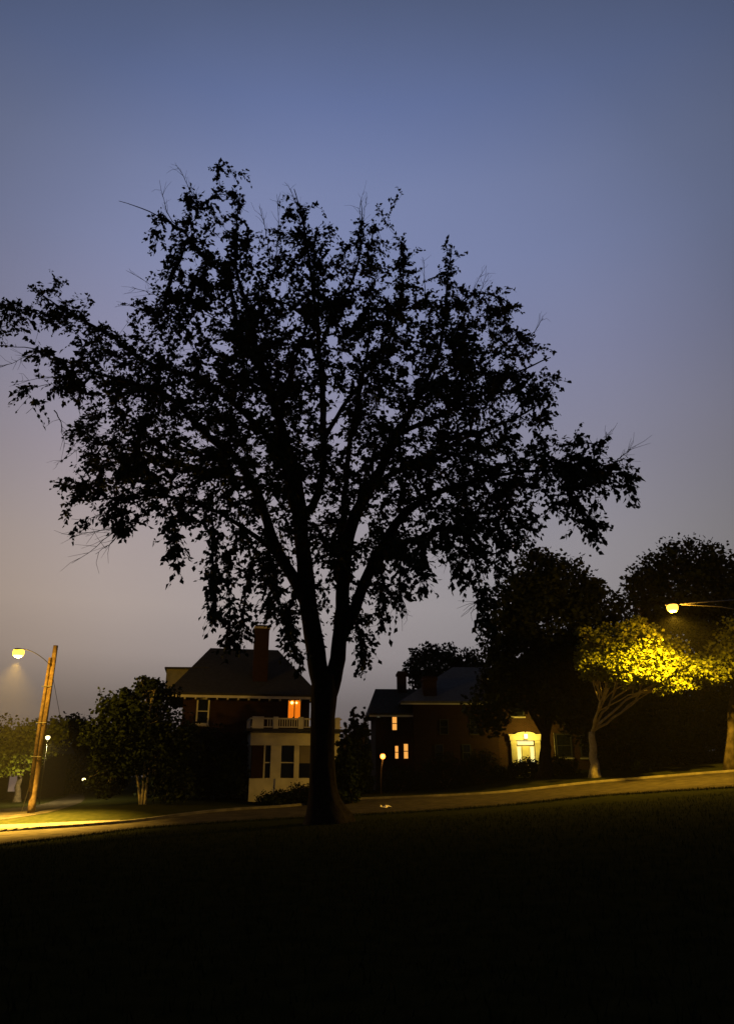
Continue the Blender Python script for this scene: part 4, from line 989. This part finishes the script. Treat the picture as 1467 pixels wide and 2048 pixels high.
# small post lamp by the chimneyed house
b0 = at_ground(761, 49); pz = P(765, 1513, 49)
lamp_p = empty('garden_lamp', b0); tag(lamp_p, 'small glowing globe lamp on a slim post by the house', 'lamp')
dz_ = pz[2] - b0[2]; 
MB().tube([(0, 0, -.1), (.02, 0, dz_ * .6), (pz[0] - b0[0], 0, dz_ - .16)], [.045, .04, .035], 8).build('post', M['pole_wood'], lamp_p, True)
MB().lathe([(.02, -.17), (.12, -.12), (.17, 0), (.13, .12), (.03, .18)], 14).build('globe', M['orange_bulb'], lamp_p, True).location = (pz[0] - b0[0], 0, dz_)
MB().lathe([(.10, .15), (.12, .17), (.02, .24)], 12).build('cap', M['dark_metal'], lamp_p, True).location = (pz[0] - b0[0], 0, dz_)
l = bpy.data.lights.new('globe_light', 'POINT'); l.energy = 14; l.color = (1, .5, .12); l.shadow_soft_size = .06
lo = bpy.data.objects.new('globe_light', l); C.objects.link(lo); lo.parent = lamp_p; lo.location = (pz[0] - b0[0], -.3, dz_)
# two far lamps along the side street
for (px, py, Yd, s, lab) in ((96, 1475, 44, .13, 'far street lamp half hidden by the utility pole'), (168, 1559, 58, .13, 'low far lamp on a thin post at the lawn edge')):
    c0 = P(px, py, Yd); b0 = np.array([c0[0], Yd, float(gz(c0[0], Yd))]); h_ = c0[2] - b0[2]
    r_ = empty('far_lamp', b0); tag(r_, lab, 'lamp', 'lamps along the side street')
    MB().tube([(0, 0, -.1), (0, 0, h_ * .5), (0, 0, h_ - s)], [.03, .025, .02], 8).build('post', M['dark_metal'], r_, True)
    MB().lathe([(s * .3, -s), (s * .9, -s * .4), (s, s * .3), (s * .5, s * .7)], 12).build('globe', M['far_lamp'], r_, True).location = (0, 0, h_)
    MB().lathe([(s * 1.15, s * .72), (s * .3, s * 1.2)], 12).build('cap', M['dark_metal'], r_, True).location = (0, 0, h_)
    if py < 1500: street_light(r_, (0, .3, h_ - .25), 2200, (1, .75, .3), .1, 170, .4)
# sign post by the tree
b0 = at_ground(311, 39); tp_ = P(314, 1530, 39) - b0
r_ = empty('street_sign', b0); tag(r_, 'slim pale sign post with plate seen nearly edge on', 'sign')
MB().tube([(0, 0, -.1), tp_ * .5, tp_], [.022] * 3, 8).build('post', M['metal'], r_, True)
pt = MB().box(-.055, .055, -.25, .25, -.28, .28).build('plate', M['white_paint'], r_, bevel=.02); pt.location = tuple(tp_ + np.array([0, 0, -.2])); pt.scale = (.35, 1, 1.4)
# a scrap of paper on the street
b0 = G(772, 1617); V = []
for i in range(7):
    for j in range(5): V.append((-.24 + i * .08 + rng.normal() * .015, -.16 + j * .08 + rng.normal() * .015, .03 + abs(rng.normal()) * .06))
Fp = [(i * 5 + j, (i + 1) * 5 + j, (i + 1) * 5 + j + 1, i * 5 + j + 1) for i in range(6) for j in range(4)]
pp = MB().poly(V, Fp).build('paper_scrap', M['paper']); pp.location = tuple(b0)
so = pp.modifiers.new('s', 'SOLIDIFY'); so.thickness = .006
tag(pp, 'crumpled pale scrap of paper lying on the street', 'litter')

# ------------------------------------------------------------------ thin haze volume, added to give the lamps a halo
HAZE = 0.00016
if HAZE:
    hm = bpy.data.materials.new('haze'); hm.use_nodes = True; ht = hm.node_tree; ht.nodes.clear()
    pv = ht.nodes.new('ShaderNodeVolumePrincipled'); pv.inputs['Color'].default_value = (.9, .9, .92, 1); pv.inputs['Density'].default_value = HAZE
    ho = ht.nodes.new('ShaderNodeOutputMaterial'); ht.links.new(pv.outputs[0], ho.inputs['Volume'])
    hz = MB().box(-205, 205, -75, 245, -6, 45).build('haze', hm); tag(hz, 'thin haze added for the lamp halos', 'haze', kind='stuff')
